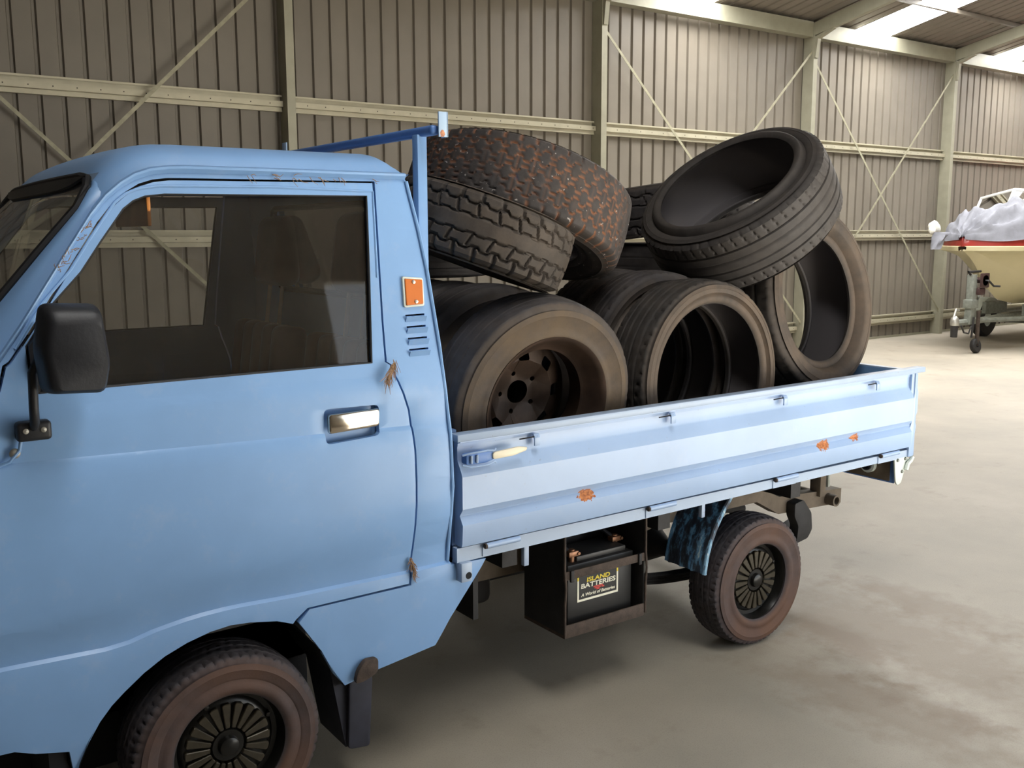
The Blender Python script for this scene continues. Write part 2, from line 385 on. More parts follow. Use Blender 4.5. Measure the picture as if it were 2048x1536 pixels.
# apron outside the open side, end walls, front wall left of the opening
t = NT('apron_concrete'); t.base(t.ramp(t.noise(.5, 5), [(.3, lin(196, 190, 178)), (.7, lin(214, 208, 196))])); t.set(Roughness=.8)
bm = bmesh.new(); abox(bm, -40, 60, -60, FY-.1, -.15, -.02); g = fromb('ground', bm, t.m); tag(g, 'sunlit concrete yard outside the open side of the shed', kind='structure')
def plainwall(name, pts, axis, at, lbl):
    pr = pts; bm = bmesh.new()
    o = sheet_wall(name, pr, 0, at, M['shed']); tag(o, lbl, kind='structure'); return o
plainwall('wall_left', dedupe([(XL-d, y) for y, d in ribsheet(FY, WY, .1)]), 0, lambda x, y: roofz(y), 'ribbed metal end wall left of the view')
plainwall('wall_right', dedupe([(XR+d, y) for y, d in ribsheet(FY, WY, .1)]), 0, lambda x, y: roofz(y), 'ribbed metal end wall far right')
plainwall('wall_front', dedupe([(x, FY-d) for x, d in ribsheet(XL, 2.5, .1)]), 0, lambda x, y: roofz(y), 'ribbed metal front wall behind the camera')
plainwall('wall_front_right', dedupe([(x, FY-d) for x, d in ribsheet(8.6, XR, .1)]), 0, lambda x, y: roofz(y), 'ribbed metal front wall right of the doorway')
box('trim_1', 2.5, 2.6, FY-.1, FY+.1, 0, roofz(FY)-.25, M['shedsteel'])['kind'] = 'structure'
hd = box('trim_2', 2.5, 8.6, FY-.06, FY+.0, 2.6, roofz(FY)+.0, M['shed']); hd['kind'] = 'structure'

# ------------------------------------------------------------------ tyres
def tyre_mesh(name, R, rb, wd, pat, mat, N=240, rec=.02, flat_tread=.78):
    hw = wd/2; bw = hw-rec; sh = R-rb
    up_ = [(rb, bw-.012), (rb-.004, bw), (rb+.006, bw+.010), (rb+.02, bw+.013), (rb+.028, bw+.009), (rb+.18*sh+.02, hw*.96), (rb+.42*sh, hw*1.0), (rb+.60*sh, hw*1.0),
           (rb+.615*sh, hw*1.012), (rb+.64*sh, hw*1.0), (rb+.76*sh, hw*.975), (R-.040, hw*.945), (R-.026, hw*.915), (R-.015, hw*.87), (R-.008, hw*.82)]
    nt = 46; zz = np.linspace(flat_tread, -flat_tread, nt)
    tread = [(R-.007*abs(z/flat_tread)**2.2, hw*z) for z in zz]
    dn = [(r, -z) for r, z in up_[::-1]]
    inn = [(rb+.008, -bw+.016), (rb+.03, -bw+.004), (rb+.35*sh, -hw+.016), (R-.06, -hw*.88), (R-.032, -hw*.6), (R-.024, -hw*.25), (R-.024, hw*.25), (R-.032, hw*.6), (R-.06, hw*.88), (rb+.35*sh, hw-.016), (rb+.03, bw-.004), (rb+.008, bw-.016)]
    P = np.array(up_+tread+dn+inn); m = len(P); nu = len(up_)
    th = 2*np.pi*np.arange(N)/N
    r = np.repeat(P[None, :, 0], N, 0); z = np.repeat(P[None, :, 1], N, 0)
    g = np.zeros((N, m)); side = np.zeros(m); side[2:nu-4] = 1; side[nu-4:nu-1] = .4; e = nu+nt; side[e+4:e+nu-4] = 1; side[e+1:e+4] = .4; inner = np.zeros(m); inner[e+nu:] = 1
    idx = np.arange(nu-5, nu+nt+5)
    u = P[idx, 1]/hw; TH = th[:, None]; d = pat(TH, u[None, :], R)   # groove depth 0..1 times metres
    g[:, idx] = np.clip(d/.006, 0, 1); r[:, idx] -= d
    V = np.stack([r*np.cos(TH), r*np.sin(TH), z], -1).reshape(-1, 3)
    i = np.arange(N)[:, None]; j = np.arange(m)[None, :]
    a = i*m+j; b = i*m+(j+1) % m; c = ((i+1) % N)*m+(j+1) % m; dd = ((i+1) % N)*m+j
    F = np.stack([a, dd, c, b], -1).reshape(-1, 4)
    me = bpy.data.meshes.new(name); me.vertices.add(len(V)); me.vertices.foreach_set('co', V.ravel())
    me.loops.add(F.size); me.loops.foreach_set('vertex_index', F.ravel().astype(np.int32))
    me.polygons.add(len(F)); me.polygons.foreach_set('loop_start', np.arange(0, F.size, 4, dtype=np.int32)); me.polygons.foreach_set('loop_total', np.full(len(F), 4, np.int32))
    me.update(calc_edges=True)
    for nm, arr in (('groove', g.ravel()), ('side', np.tile(side, N)), ('inner', np.tile(inner, N))):
        at = me.attributes.new(nm, 'FLOAT', 'POINT'); at.data.foreach_set('value', arr.astype(np.float32))
    me.polygons.foreach_set('use_smooth', np.ones(len(F), bool)); me.set_sharp_from_angle(angle=R_(42)); me.materials.append(mat)
    return me
sm = lambda x, w: np.clip(1.2-np.abs(x)/w, 0, 1)
tri = lambda x: 2*np.abs(2*(x-np.floor(x+.5)))-1
def circ_grooves(U, at, w): return np.max([sm(U-a, w) for a in at], axis=0)
def lat(TH, U, n, skew, w, R):          # n lateral cuts round the tyre, skewed with U
    x = (TH/(2*np.pi)*n+skew*U); x = x-np.floor(x+.5); return sm(x*2*np.pi*R/n, w)
def pat_road(TH, U, R):                 # four grooves, short shoulder cuts
    a = circ_grooves(U+0*TH, (-.5, -.17, .17, .5), .035); b = lat(TH, U, 64, .8, .004, R)*(np.abs(U) > .56)*(np.abs(U) < .95)
    c = lat(TH, U, 64, -1.2, .003, R)*(np.abs(U) < .5)*.6
    return .006*np.maximum(np.maximum(a, b), c)
def pat_four(TH, U, R):                 # summer tyre: clean ribs, shoulder sipes
    a = circ_grooves(U+0*TH, (-.46, -.15, .15, .46), .028); s = tri(U*0+TH)*0
    b = lat(TH, U, 58, .9, .0035, R)*((U > .52) & (U < .93)); c = lat(TH, U, 58, .9, .0035, R)*((U < -.56) & (U > -.85))
    return .007*np.maximum(np.maximum(a, b), c)
def pat_worn(TH, U, R):
    a = circ_grooves(U+0*TH, (-.4, 0, .4), .03); b = lat(TH, U, 72, 1.5, .003, R)*(np.abs(U) > .45)*(np.abs(U) < .92)*.7
    return .0035*np.maximum(a, b)
def pat_zig(TH, U, R):                  # zigzag grooves filled with clay, lugs on the shoulder
    out = 0
    for a in (-.56, -.28, 0, .28, .56):
        st = np.clip(3.2*tri(TH/(2*np.pi)*46+(a*1.7)), -1, 1)*.07; out = np.maximum(out, sm(U-a-st, .030))
    b = lat(TH, U, 46, .2, .005, R)*(np.abs(U) > .70)*(np.abs(U) < .99)
    c = lat(TH, U, 46, .0, .003, R)*(np.abs(U) < .65)*.35
    return .006*np.maximum(np.maximum(out, b), c)
def pat_block(TH, U, R):                # coarse all-terrain blocks
    n = 28; out = 0
    for a, am in ((-.60, .045), (-.24, .022), (.24, .022), (.60, .045)):
        st = np.clip(3.5*tri(TH/(2*np.pi)*n+a), -1, 1)*am; out = np.maximum(out, sm(U-a-st, .045 if abs(a) > .5 else .03))
    b = lat(TH, U, n, .22, .007, R)*(np.abs(U) > .60); c = lat(TH, np.abs(U), n, .5, .005, R)*(np.abs(U) > .24)*(np.abs(U) < .60)
    return .010*np.maximum(out, np.maximum(b, c))
def axis(az, el): az, el = R_(az), R_(el); return Vector((math.cos(az)*math.cos(el), math.sin(az)*math.cos(el), math.sin(el)))
def orient(n, roll=0): return n.to_track_quat('Z', 'Y').to_matrix().to_4x4() @ Matrix.Rotation(roll, 4, 'Z')
def put_tyre(me, face=None, centre=None, az=-90, el=0, wd=.2, roll=0, label='', group='used tyres loaded in the truck tray', name='tyre'):
    n = axis(az, el); c = Vector(centre) if centre is not None else Vector(face)-n*wd/2
    o = bpy.data.objects.new(name, me); COL.objects.link(o); o.matrix_world = Matrix.Translation(c) @ orient(n, roll); WM[o.name] = o.matrix_world.copy()
    return tag(o, label, 'tyre', group)
TM = {}
TM['A'] = tyre_mesh('tyre_with_rim', .364, .232, .20, pat_worn, M['rub_dusty'], 200, .012)
TM['A2'] = tyre_mesh('tyre_row', .385, .25, .20, pat_worn, M['rub_plain'], 200, .02)
TM['B'] = tyre_mesh('tyre_low', .386, .296, .22, pat_road, M['rub_tan'], 240, .022)
TM['B2'] = tyre_mesh('tyre_low_row', .398, .30, .20, pat_road, M['rub_plain'], 240, .022)
TM['C'] = tyre_mesh('tyre_wide', .413, .275, .32, pat_road, M['rub_tan'], 240, .05)
TM['D'] = tyre_mesh('tyre_sport', .408, .296, .275, pat_four, M['rub_clean'], 360, -.010, .82)
TM['E'] = tyre_mesh('tyre_zigzag', .43, .275, .28, pat_zig, M['rub_rust'], 420, .03, .8)
TM['F'] = tyre_mesh('tyre_block', .312, .19, .228, pat_block, M['rub_block'], 480, .03, .82)
TM['G'] = tyre_mesh('tyre_behind', .42, .25, .24, pat_block, M['rub_plain'], 300, .03, .8)
TM['S'] = tyre_mesh('tyre_flat', .32, .21, .224, pat_worn, M['rub_plain'], 140, .02); TM['S2'] = tyre_mesh('tyre_flat_thin', .32, .21, .208, pat_worn, M['rub_plain'], 140, .02)
A = put_tyre(TM['A'], face=(1.959, .125, 1.068), az=-92, el=-9, wd=.20, roll=.3, label='dusty tan-walled tyre still on its rusty steel rim, nearest the cab')
put_tyre(TM['A2'], face=(1.95, .38, 1.086), az=-90, wd=.20, label='dark tyre standing right behind the rusty-rimmed tyre')
put_tyre(TM['A2'], face=(1.945, .61, 1.086), az=-91, wd=.20, roll=1, label='dark tyre standing third in the row behind the rusty-rimmed tyre')
put_tyre(TM['A2'], face=(1.95, .84, 1.086), az=-89, wd=.20, roll=2, label='dark tyre standing fourth in the row behind the rusty-rimmed tyre')
put_tyre(TM['A2'], face=(1.955, 1.10, 1.086), az=-90, wd=.20, roll=3, label='dark tyre at the far end of the row behind the rusty-rimmed tyre')
put_tyre(tyre_mesh('tyre_narrow', .35, .22, .13, pat_worn, M['rub_plain'], 140, .02), centre=(2.02, 1.15, 1.540), az=0, el=90, label='narrow dark tyre lying flat across the row behind the chunky block-treaded tyre')
put_tyre(TM['B'], face=(2.77, .136, 1.088), az=-88, el=1, wd=.22, roll=.8, label='brown-walled low-profile tyre without rim standing at mid tray')
put_tyre(TM['B2'], face=(2.755, .385, 1.10), az=-90, wd=.20, roll=1, label='dark tyre standing right behind the mid-tray low-profile tyre')
put_tyre(TM['B2'], face=(2.76, .61, 1.10), az=-90, wd=.20, roll=2, label='dark tyre standing third in the mid-tray row')
put_tyre(TM['C'], face=(3.538, .22, 1.370), az=-84, el=9, wd=.32, roll=.5, label='large brown-walled tyre standing upright at the tail end of the tray')
put_tyre(TM['S2'], centre=(3.48, .42, .805), az=0, el=90, label='dark tyre lying flat under the upright tail-end tyre')
put_tyre(TM['D'], face=(3.12, .43, 1.85), az=-177, el=50, wd=.275, roll=.4, label='clean ribbed black tyre lying tilted on top of the pile, open side up')
put_tyre(TM['E'], centre=(2.205, .65, 1.735), az=13, el=67, roll=.2, label='tyre with rust-coloured zigzag grooves and white specks, top of the pile by the rack')
put_tyre(TM['F'], centre=(1.868, .385, 1.640), az=-22, el=70, roll=.2, label='chunky block-treaded tyre tilted under the zigzag-grooved tyre')
put_tyre(TM['G'], centre=(3.55, 1.20, 1.775), az=150, el=82, roll=.2, label='dark lugged tyre lying at the back between the two topmost tyres')
for k in range(4):
    put_tyre(TM['S'], centre=(3.49+.01*k, 1.16, .8125+.2245*k), az=0, el=90, roll=k, label='dark tyre lying flat, %s of the stack at the far side of the tray' % ('lowest', 'second', 'third', 'topmost')[k])
# the steel rim in the first tyre
TA = A.matrix_world.copy()
def rim_part(name, bm, mat, parent, T):
    for v in bm.verts: v.co = T @ v.co
    return fromb(name, bm, mat, parent, 35)
bm = bmesh.new(); h = .086
alathe(bm, [(.236, h+.012), (.244, h+.016), (.244, h+.008), (.232, h-.002), (.222, h-.02), (.215, h-.035), (.19, h-.05), (.188, -h+.05), (.215, -h+.03), (.232, -h), (.244, -h-.01), (.238, -h-.012), (.226, -h), (.208, -h+.034), (.182, -h+.055), (.184, h-.055), (.209, h-.035), (.226, h-.0)], 72)
rim = rim_part('steel_rim', bm, M['rimrust'], A, TA)
circle = lambda cx, cy, r, n: [(cx+r*math.cos(2*math.pi*k/n), cy+r*math.sin(2*math.pi*k/n)) for k in range(n)]
loops = [circle(0, 0, .186, 64), circle(0, 0, .042, 28)]
for k in range(5): a = 2*math.pi*k/5+.35; loops.append(circle(.072*math.cos(a), .072*math.sin(a), .009, 10))
for k in range(8):
    a = 2*math.pi*k/8+.5; u_ = Vector((math.cos(a), math.sin(a))); v_ = Vector((-u_.y, u_.x)); c0 = u_*.140
    loops.append(rounded([tuple(c0+u_*sx*.019+v_*sy*.022) for sx, sy in ((-1, -1), (1, -1), (1, 1), (-1, 1))], .008, 3))
bm = bmesh.new(); fillloops(bm, loops, lambda p: (p[0], p[1], 0))
dish = lambda r: -.086+.020*math.exp(-((r-.115)/.03)**2)-.012*(r < .1)
for v in bm.verts: v.co.z = dish(v.co.xy.length)
r = bmesh.ops.solidify(bm, geom=bm.faces[:], thickness=.006)
disc = rim_part('wheel_disc', bm, M['rimrust'], A, TA)
for k in range(5):
    a = 2*math.pi*k/5+.35; bm = bmesh.new(); alathe(bm, [(.0095, -.098), (.0095, -.091), (.018, -.0915), (.020, -.100)], 16, Matrix.Translation((.072*math.cos(a), .072*math.sin(a), .0)))
    rim_part('bolt_seat', bm, M['rimrust'], A, TA)
# raised sidewall letters on the mid tyre (illegible blocks in the photograph)
# ------------------------------------------------------------------ the pickup truck
W = 1.52
truck = empty('pickup_truck', (1.9, W/2, 0), 'small blue single-cab pickup truck with a drop-side tray full of tyres', 'truck')
LV = [(.30, 0, .044), (.40, 0, .032), (.610, 0, .017), (.640, .012, .019), (.648, .012, .027), (.70, .03, .020), (.764, .05, .002), (.80, .02, -.003), (.86, 0, -.010), (.93, 0, -.012), (1.00, 0, -.010), (1.06, -.015, -.006), (1.098, -.031, -.001), (1.108, -.031, .005), (1.20, -.01, .007), (1.226, 0, .009), (1.246, 0, .016), (1.30, 0, .027), (1.45, 0, .056), (1.65, 0, .095), (1.92, 0, .152)]
LVS = [l for l in LV if not 1.09 < l[0] < 1.29]; LVS[-3:-3] = [(1.098, -.031, -.002), (1.106, -.031, .000), (1.18, 0, .006), (1.25, 0, .017)]
def arch_warp(x, z):
    return float(np.interp(x, [.27, .50, .56, .62, .72, .82, 1.0, 1.34], [.004, -.008, -.004, .010, .022, .024, .014, .004]))*float(np.interp(z, [.50, .62, .68, .78], [.35, 1, 1, 0]))
def bodyY(x, z):
    if z < .78: z -= arch_warp(x, z)
    xx = min(max(x, -.2), 1.6)-1.0
    lv = LVS if x > 1.371 else LV
    zs = [a+b*xx for a, b, c in lv]; return float(np.interp(z, zs, [c for a, b, c in lv]))
def side_panel(name, loops, mat, parent, off=0.0, th=.018, far=False, bev=.0025):
    bm = bmesh.new(); fillloops(bm, loops, lambda p: (p[0], 0, p[1]))
    for x in np.arange(.30, 1.40, .05):
        bmesh.ops.bisect_plane(bm, geom=bm.verts[:]+bm.edges[:]+bm.faces[:], plane_co=(x, 0, 0), plane_no=(1, 0, 0), dist=1e-5)
    wz = {}
    for v in bm.verts: v.co.z -= arch_warp(v.co.x, v.co.z)
    for a, b, c in LV+LVS[-5:-2]:
        nrm = Vector((-b, 0, 1)); bmesh.ops.bisect_plane(bm, geom=bm.verts[:]+bm.edges[:]+bm.faces[:], plane_co=(1.0, 0, a), plane_no=nrm, dist=1e-5)
    for v in bm.verts:
        zt = v.co.z
        for _ in range(6): zt = v.co.z+arch_warp(v.co.x, zt)
        v.co.z = zt; v.co.y = bodyY(v.co.x, v.co.z)+off
    bmesh.ops.recalc_face_normals(bm, faces=bm.faces)
    if sum(f.normal.y*f.calc_area() for f in bm.faces) > 0: bmesh.ops.reverse_faces(bm, faces=bm.faces)
    bound = [e for e in bm.edges if e.is_boundary]
    r = bmesh.ops.extrude_face_region(bm, geom=bm.faces[:], use_keep_orig=True)
    for g in r['geom']:
        if isinstance(g, bmesh.types.BMVert): g.co.y += th
    if bev:
        bound = [e for e in bound if e.is_valid]
        bmesh.ops.bevel(bm, geom=bound, offset=bev, segments=2, profile=.6, affect='EDGES', clamp_overlap=True)
    if far:
        for v in bm.verts: v.co.y = W-v.co.y
    return fromb(name, bm, mat, parent, 28)
def densify(L, step=.04, closed=True):
    out = []
    for i in range(len(L) if closed else len(L)-1):
        a, b = Vector(L[i]), Vector(L[(i+1) % len(L)]); k = max(1, int((b-a).length/step)); out += [tuple(a+(b-a)*j/k) for j in range(k)]
    if not closed: out.append(L[-1])
    return out
GUT = [(.300, 1.335), (.324, 1.364), (.372, 1.428), (.46, 1.555), (.551, 1.685), (.590, 1.730), (.629, 1.762), (.664, 1.783), (.704, 1.797), (.75, 1.803), (.791, 1.805), (1.103, 1.806), (1.427, 1.806)]
FRAME = [(.345, 1.352), (.394, 1.416), (.48, 1.54), (.570, 1.668), (.608, 1.712), (.645, 1.743), (.678, 1.763), (.712, 1.774), (.75, 1.779), (.789, 1.780), (1.322, 1.788)]
REAR = [(1.322, 1.788), (1.312, 1.60), (1.300, 1.40), (1.296, 1.285), (1.310, 1.276), (1.322, 1.239), (1.342, 1.19), (1.357, 1.142), (1.364, 1.08), (1.368, 1.024), (1.368, .875), (1.367, .721), (1.362, .66), (1.356, .617)]
SEAM = [(1.356, .617), (1.034, .616), (1.000, .590)]
ARCH = [(1.000, .590), (.990, .579), (.945, .598), (.869, .613), (.815, .618), (.761, .613), (.70, .598), (.643, .576), (.590, .545), (.542, .508), (.508, .478), (.479, .443), (.450, .395), (.427, .341), (.415, .30)]
WIN = [(.382, 1.280), (.379, 1.39), (.447, 1.487), (.515, 1.557), (.57, 1.632), (.629, 1.708), (.655, 1.728), (.685, 1.740), (.735, 1.746), (1.00, 1.749), (1.301, 1.752), (1.280, 1.52), (1.257, 1.284), (.547, 1.281)]
HAND = rounded([(1.096, 1.074), (1.262, 1.082), (1.265, 1.168), (1.096, 1.172)], .016, 3)
door_outer = [(.20, 1.277), (.318, 1.291), (.335, 1.345)]+FRAME+REAR[1:]+SEAM[1:]+ARCH[1:]+[(.405, .385), (.33, .405), (.285, .425), (.20, .43)]
def cabside(far):
    g = .006
    ring = [(-.05, .43), (-.10, .70), (-.10, .95), (.02, 1.24), (.30, 1.335)]+GUT[1:]+[(1.437, 1.790), (1.458, 1.66), (1.472, 1.54), (1.485, 1.32), (1.497, 1.06), (1.500, .66), (1.505, .645), (1.632, .640), (1.504, .472), (1.475, .428), (1.452, .394), (1.246, .366), (1.149, .346), (1.117, .388), (1.075, .475), (1.008, .577)]
    inner = [(1.040, .610), (1.362, .610)]+[(x+g, z) for x, z in REAR[::-1][1:-1]]+[(1.330, 1.793)]+[(x-.004, z+g) for x, z in FRAME[::-1][1:]]+[(.328, 1.350), (.312, 1.297), (.193, 1.283), (.193, .435), (.15, .435)]
    loops = [densify(dedupe(ring+inner), .06)]
    for zc in (() if far else (1.404, 1.371, 1.338, 1.306)): loops.append([(1.379, zc+.004), (1.442, zc+.005), (1.442, zc+.010), (1.379, zc+.009)])
    return side_panel('cab_side', loops, M['cab'], truck, 0, .02, far)
def rim_tube(name, L2, off, r, mat, parent, far=False, closed=True, n=8):
    P = [(x, bodyY(x, z)+off, z) for x, z in densify(L2, .05, closed)]
    if far: P = [(x, W-y, z) for x, y, z in P]
    return tube(name, P, r, mat, parent, n, closed)
def door(far):
    ws = dedupe(WIN)
    d = side_panel('door', [densify(dedupe(door_outer), .06), ws, HAND], M['cab'], truck, 0, .02, far)
    bm = bmesh.new(); c0 = Vector((.9, 1.5)); big = [tuple(Vector(p)+(Vector(p)-c0).normalized()*.012) for p in ws]
    fillloops(bm, [big], lambda p: (p[0], 0, p[1]))
    for z in np.arange(1.3, 1.75, .1): bmesh.ops.bisect_plane(bm, geom=bm.verts[:]+bm.edges[:]+bm.faces[:], plane_co=(0, 0, z), plane_no=(0, 0, 1))
    for v in bm.verts: v.co.y = bodyY(v.co.x, v.co.z)+.014
    if far:
        for v in bm.verts: v.co.y = W-v.co.y
    fromb('door_glass', bm, M['glass'], d, 60)
    rim_tube('window_seal', ws, .006, .0055, M['rubberseal'], d, far)
    c1 = Vector((.9, 1.5)); fr = [tuple(Vector(p)+(Vector(p)-c1).normalized()*.022) for p in ws if p[1] > 1.30]
    rim_tube('frame_bead', fr, .001, .004, M['cab'], d, far, False)
    Y = (lambda y: W-y) if far else (lambda y: y)
    # handle pocket and chrome flap
    b = box('handle_pocket', 1.09, 1.27, *sorted((Y(.030), Y(.034))), 1.066, 1.176, M['cab'], d)
    pts = rounded([(1.103, 1.104), (1.256, 1.110), (1.258, 1.160), (1.103, 1.158)], .008, 2)
    prism('door_handle', pts, 1, *sorted((Y(-.012), Y(.006))), M['chrome'], d, .005)
    return d
dn = door(False); df = door(True); cabside(False); cabside(True)
for far in (False, True):
    # gutter: folded strip above the door, swept along GUT
    bm = bmesh.new(); rings = []
    P = densify(GUT, .05, False)
    for x, z in P:
        y = bodyY(x, z); q = [(-.013, .004), (-.013, .010), (-.002, .014), (.004, .012), (.004, -.006), (-.004, -.006)]
        rings.append([bm.verts.new((x, (W-(y+a)) if far else y+a, z+b)) for a, b in q])
    for A_, B_ in zip(rings, rings[1:]):
        for k in range(6): bm.faces.new((A_[k], A_[(k+1) % 6], B_[(k+1) % 6], B_[k]))
    bm.faces.new(rings[0]); bm.faces.new(rings[-1]); fromb('roof_gutter', bm, M['cab'], truck, 40)
# roof
bm = bmesh.new(); xs = list(np.linspace(.555, .75, 10))+list(np.linspace(.80, 1.30, 9))+list(np.linspace(1.33, 1.445, 8)); vv = []
gx = [p[0] for p in GUT]; gz = [p[1] for p in GUT]
for x in xs:
    zg = float(np.interp(x, gx, gz)); yg = bodyY(x, zg); row = []
    front = min(1, max(0, (x-.555)/.24)); crown = .035+.035*(1-(1-front)**2)
    ztop = 1.806+crown-.0 if front >= 1 else zg+(1.806+.07-zg)*(.30+.70*(1-(1-front)**2))*1.0
    bk = max(0, (x-1.345)/.10); drop = .062*bk**2.4
    for k in range(33):
        kk = 16-16*math.copysign(abs((16-k)/16)**.55, 16-k) if k != 16 else 16
        y = yg+(W-2*yg)*kk/32; s = min(kk, 32-kk)/32*(W-2*yg)/.17; s = min(s, 1); pz = (1-(1-s)**2.6)**.62
        c_ = 1-((kk-16)/16)**2
        z = zg+.010+(ztop-.010-zg+.012*c_)*pz-drop*min(1, pz*1.2+.0)
        row.append(bm.verts.new((x-.0*(1-pz), y, z)))
    vv.append(row)
for a, b in zip(vv, vv[1:]):
    for k in range(32): bm.faces.new((a[k], a[k+1], b[k+1], b[k]))
fromb('cab_roof', bm, M['cab'], truck, 60)
# A pillars (between gutter line and windscreen) and header
WSN = [(.240, .13, 1.385), (.347, .13, 1.494), (.448, .132, 1.612), (.530, .135, 1.706), (.560, .145, 1.754), (.578, .20, 1.783)]
for far in (False, True):
    bm = bmesh.new(); rows = []
    G3 = [(.285, 1.318), (.385, 1.446), (.485, 1.590), (.556, 1.690), (.590, 1.730), (.612, 1.748)]
    for (gx_, gz_), wp in zip(G3, WSN):
        a = Vector((gx_, bodyY(gx_, gz_)+.004, gz_)); b = Vector(wp); row = []
        for k in range(9):
            t_ = k/8; p = a.lerp(b, t_)+Vector((-.55, -.65, .25)).normalized()*.016*math.sin(math.pi*t_)
            if far: p.y = W-p.y
            row.append(bm.verts.new(p))
        rows.append(row)
    for a, b in zip(rows, rows[1:]):
        for k in range(8): bm.faces.new((a[k], a[k+1], b[k+1], b[k]))
    fromb('windscreen_pillar', bm, M['cab'], truck, 60)
# windscreen glass, curved across
bm = bmesh.new(); rows = []
for i in range(9):
    t_ = i/8; x = .245+(.585-.245)*t_; z = 1.375+(1.790-1.375)*t_; row = []
    for k in range(17):
        s = k/16; row.append(bm.verts.new((x-.02*(1-(2*s-1)**2), .130+(W-.26)*s, z+.004)))
    rows.append(row)
for a, b in zip(rows, rows[1:]):
    for k in range(16): bm.faces.new((a[k], a[k+1], b[k+1], b[k]))
ws_ = fromb('windscreen', bm, M['glass'], truck, 60)
P = [(.238, .132, 1.385), (.346, .132, 1.496), (.447, .134, 1.614), (.530, .136, 1.708), (.558, .148, 1.756), (.572, .20, 1.781)]
edge = P+[(.578-.02*(1-(2*s-1)**2), .168+(W-.336)*s, 1.789) for s in np.linspace(.08, .92, 10)]+[(x, W-y, z) for x, y, z in P[::-1]]
tube('windscreen_seal', edge, .012, M['rubberseal'], ws_, 8)
bm = bmesh.new(); pa = []   # black shade band under the roof's front edge
for s in np.linspace(0, 1, 13):
    x = .566-.02*(1-(2*s-1)**2); y = .185+(W-.37)*s; d_ = .045*(1-abs(2*s-1)**6)
    pa.append([bm.verts.new(p) for p in ((x-.004, y, 1.788), (x-.018*d_/.045-.003, y, 1.788-d_*.7), (x-.014*d_/.045, y, 1.784-d_*.7), (x+.01, y, 1.782))])
for a, b in zip(pa, pa[1:]):
    for k in range(4): bm.faces.new((a[k], a[(k+1) % 4], b[(k+1) % 4], b[k]))
fromb('sun_shade', bm, M['black'], truck, 60)
# front of the roof between shade and roof skin
bm = bmesh.new(); rows = []
for s in np.linspace(0, 1, 21):
    yg = bodyY(.60, 1.74); y0 = .20+(W-.40)*s; y1 = yg+.05+(W-2*yg-.10)*s; k = min(s, 1-s)*(W-2*yg); q = min(k/.2, 1); pz = 1-(1-q)**2.4
    top = Vector((.575, y1, float(np.interp(.575, gx, gz))+.012+(.052)*pz)); low = Vector((.580-.02*(1-(2*s-1)**2), y0, 1.784))
    rows.append([bm.verts.new(low), bm.verts.new(low.lerp(top, .5)+Vector((-.012, 0, .008))), bm.verts.new(top)])
for a, b in zip(rows, rows[1:]):
    for k in range(2): bm.faces.new((a[k], a[k+1], b[k+1], b[k]))
fromb('roof_front', bm, M['cab'], truck, 60)
# back of the cab with its window, floor, nose
bm = bmesh.new()
bk = [(.03, .66), (.03, 1.06), (.035, 1.25), (.085, 1.54), (.128, 1.78), (.16, 1.80), (W-.16, 1.80), (W-.128, 1.78), (W-.085, 1.54), (W-.035, 1.25), (W-.03, 1.06), (W-.03, .66)]
win = rounded([(.33, 1.44), (W-.33, 1.44), (W-.36, 1.74), (.36, 1.74)], .05, 4)
fillloops(bm, [bk, win], lambda p: (0, p[0], p[1]))
fx = lambda z: float(np.interp(z, [.6, 1.06, 1.32, 1.54, 1.79], [1.497, 1.494, 1.482, 1.468, 1.434]))
for z in (1.06, 1.32, 1.54): bmesh.ops.bisect_plane(bm, geom=bm.verts[:]+bm.edges[:]+bm.faces[:], plane_co=(0, 0, z), plane_no=(0, 0, 1))
for v in bm.verts: v.co.x = fx(v.co.z)-.012
bmesh.ops.solidify(bm, geom=bm.faces[:], thickness=.014)
back = fromb('cab_back', bm, M['cab'], truck)
bm = bmesh.new(); f = [bm.verts.new((fx(z)-.008, y, z)) for y, z in win]; bm.faces.new(f); fromb('rear_glass', bm, M['glass_clear'], back)
tube('rear_window_seal', [(fx(z)-.010, y, z) for y, z in win], .011, M['rubberseal'], back, 8, True)
# raised fold along the rear corners of the cab
for far in (False, True):
    P = [(x-.006, bodyY(x, z)-.002, z) for x, z in ((1.500, .66), (1.499, .9), (1.497, 1.06), (1.485, 1.32), (1.472, 1.54), (1.458, 1.66), (1.437, 1.795), (1.40, 1.845), (1.36, 1.865))]
    if far: P = [(x, W-y, z) for x, y, z in P]
    for i, q in enumerate(P[-2:]): pass
    tube('corner_fold', P[:-2], .006, M['cab'], truck, 8)
box('cab_floor', -.06, 1.48, .04, W-.04, .60, .63, M['darksteel'], truck)
bm = bmesh.new()
pr = [(-.05, .43), (-.11, .60), (-.11, .95), (-.06, 1.10), (.05, 1.25), (.25, 1.375), (.30, 1.36), (.30, 1.2), (.0, .9), (0, .45)]
aprism(bm, pr, 1, .02, W-.02); fromb('cab_nose', bm, M['cab'], truck, 40)
box('front_bumper', -.20, -.10, .02, W-.02, .38, .52, M['black'], truck, .02)
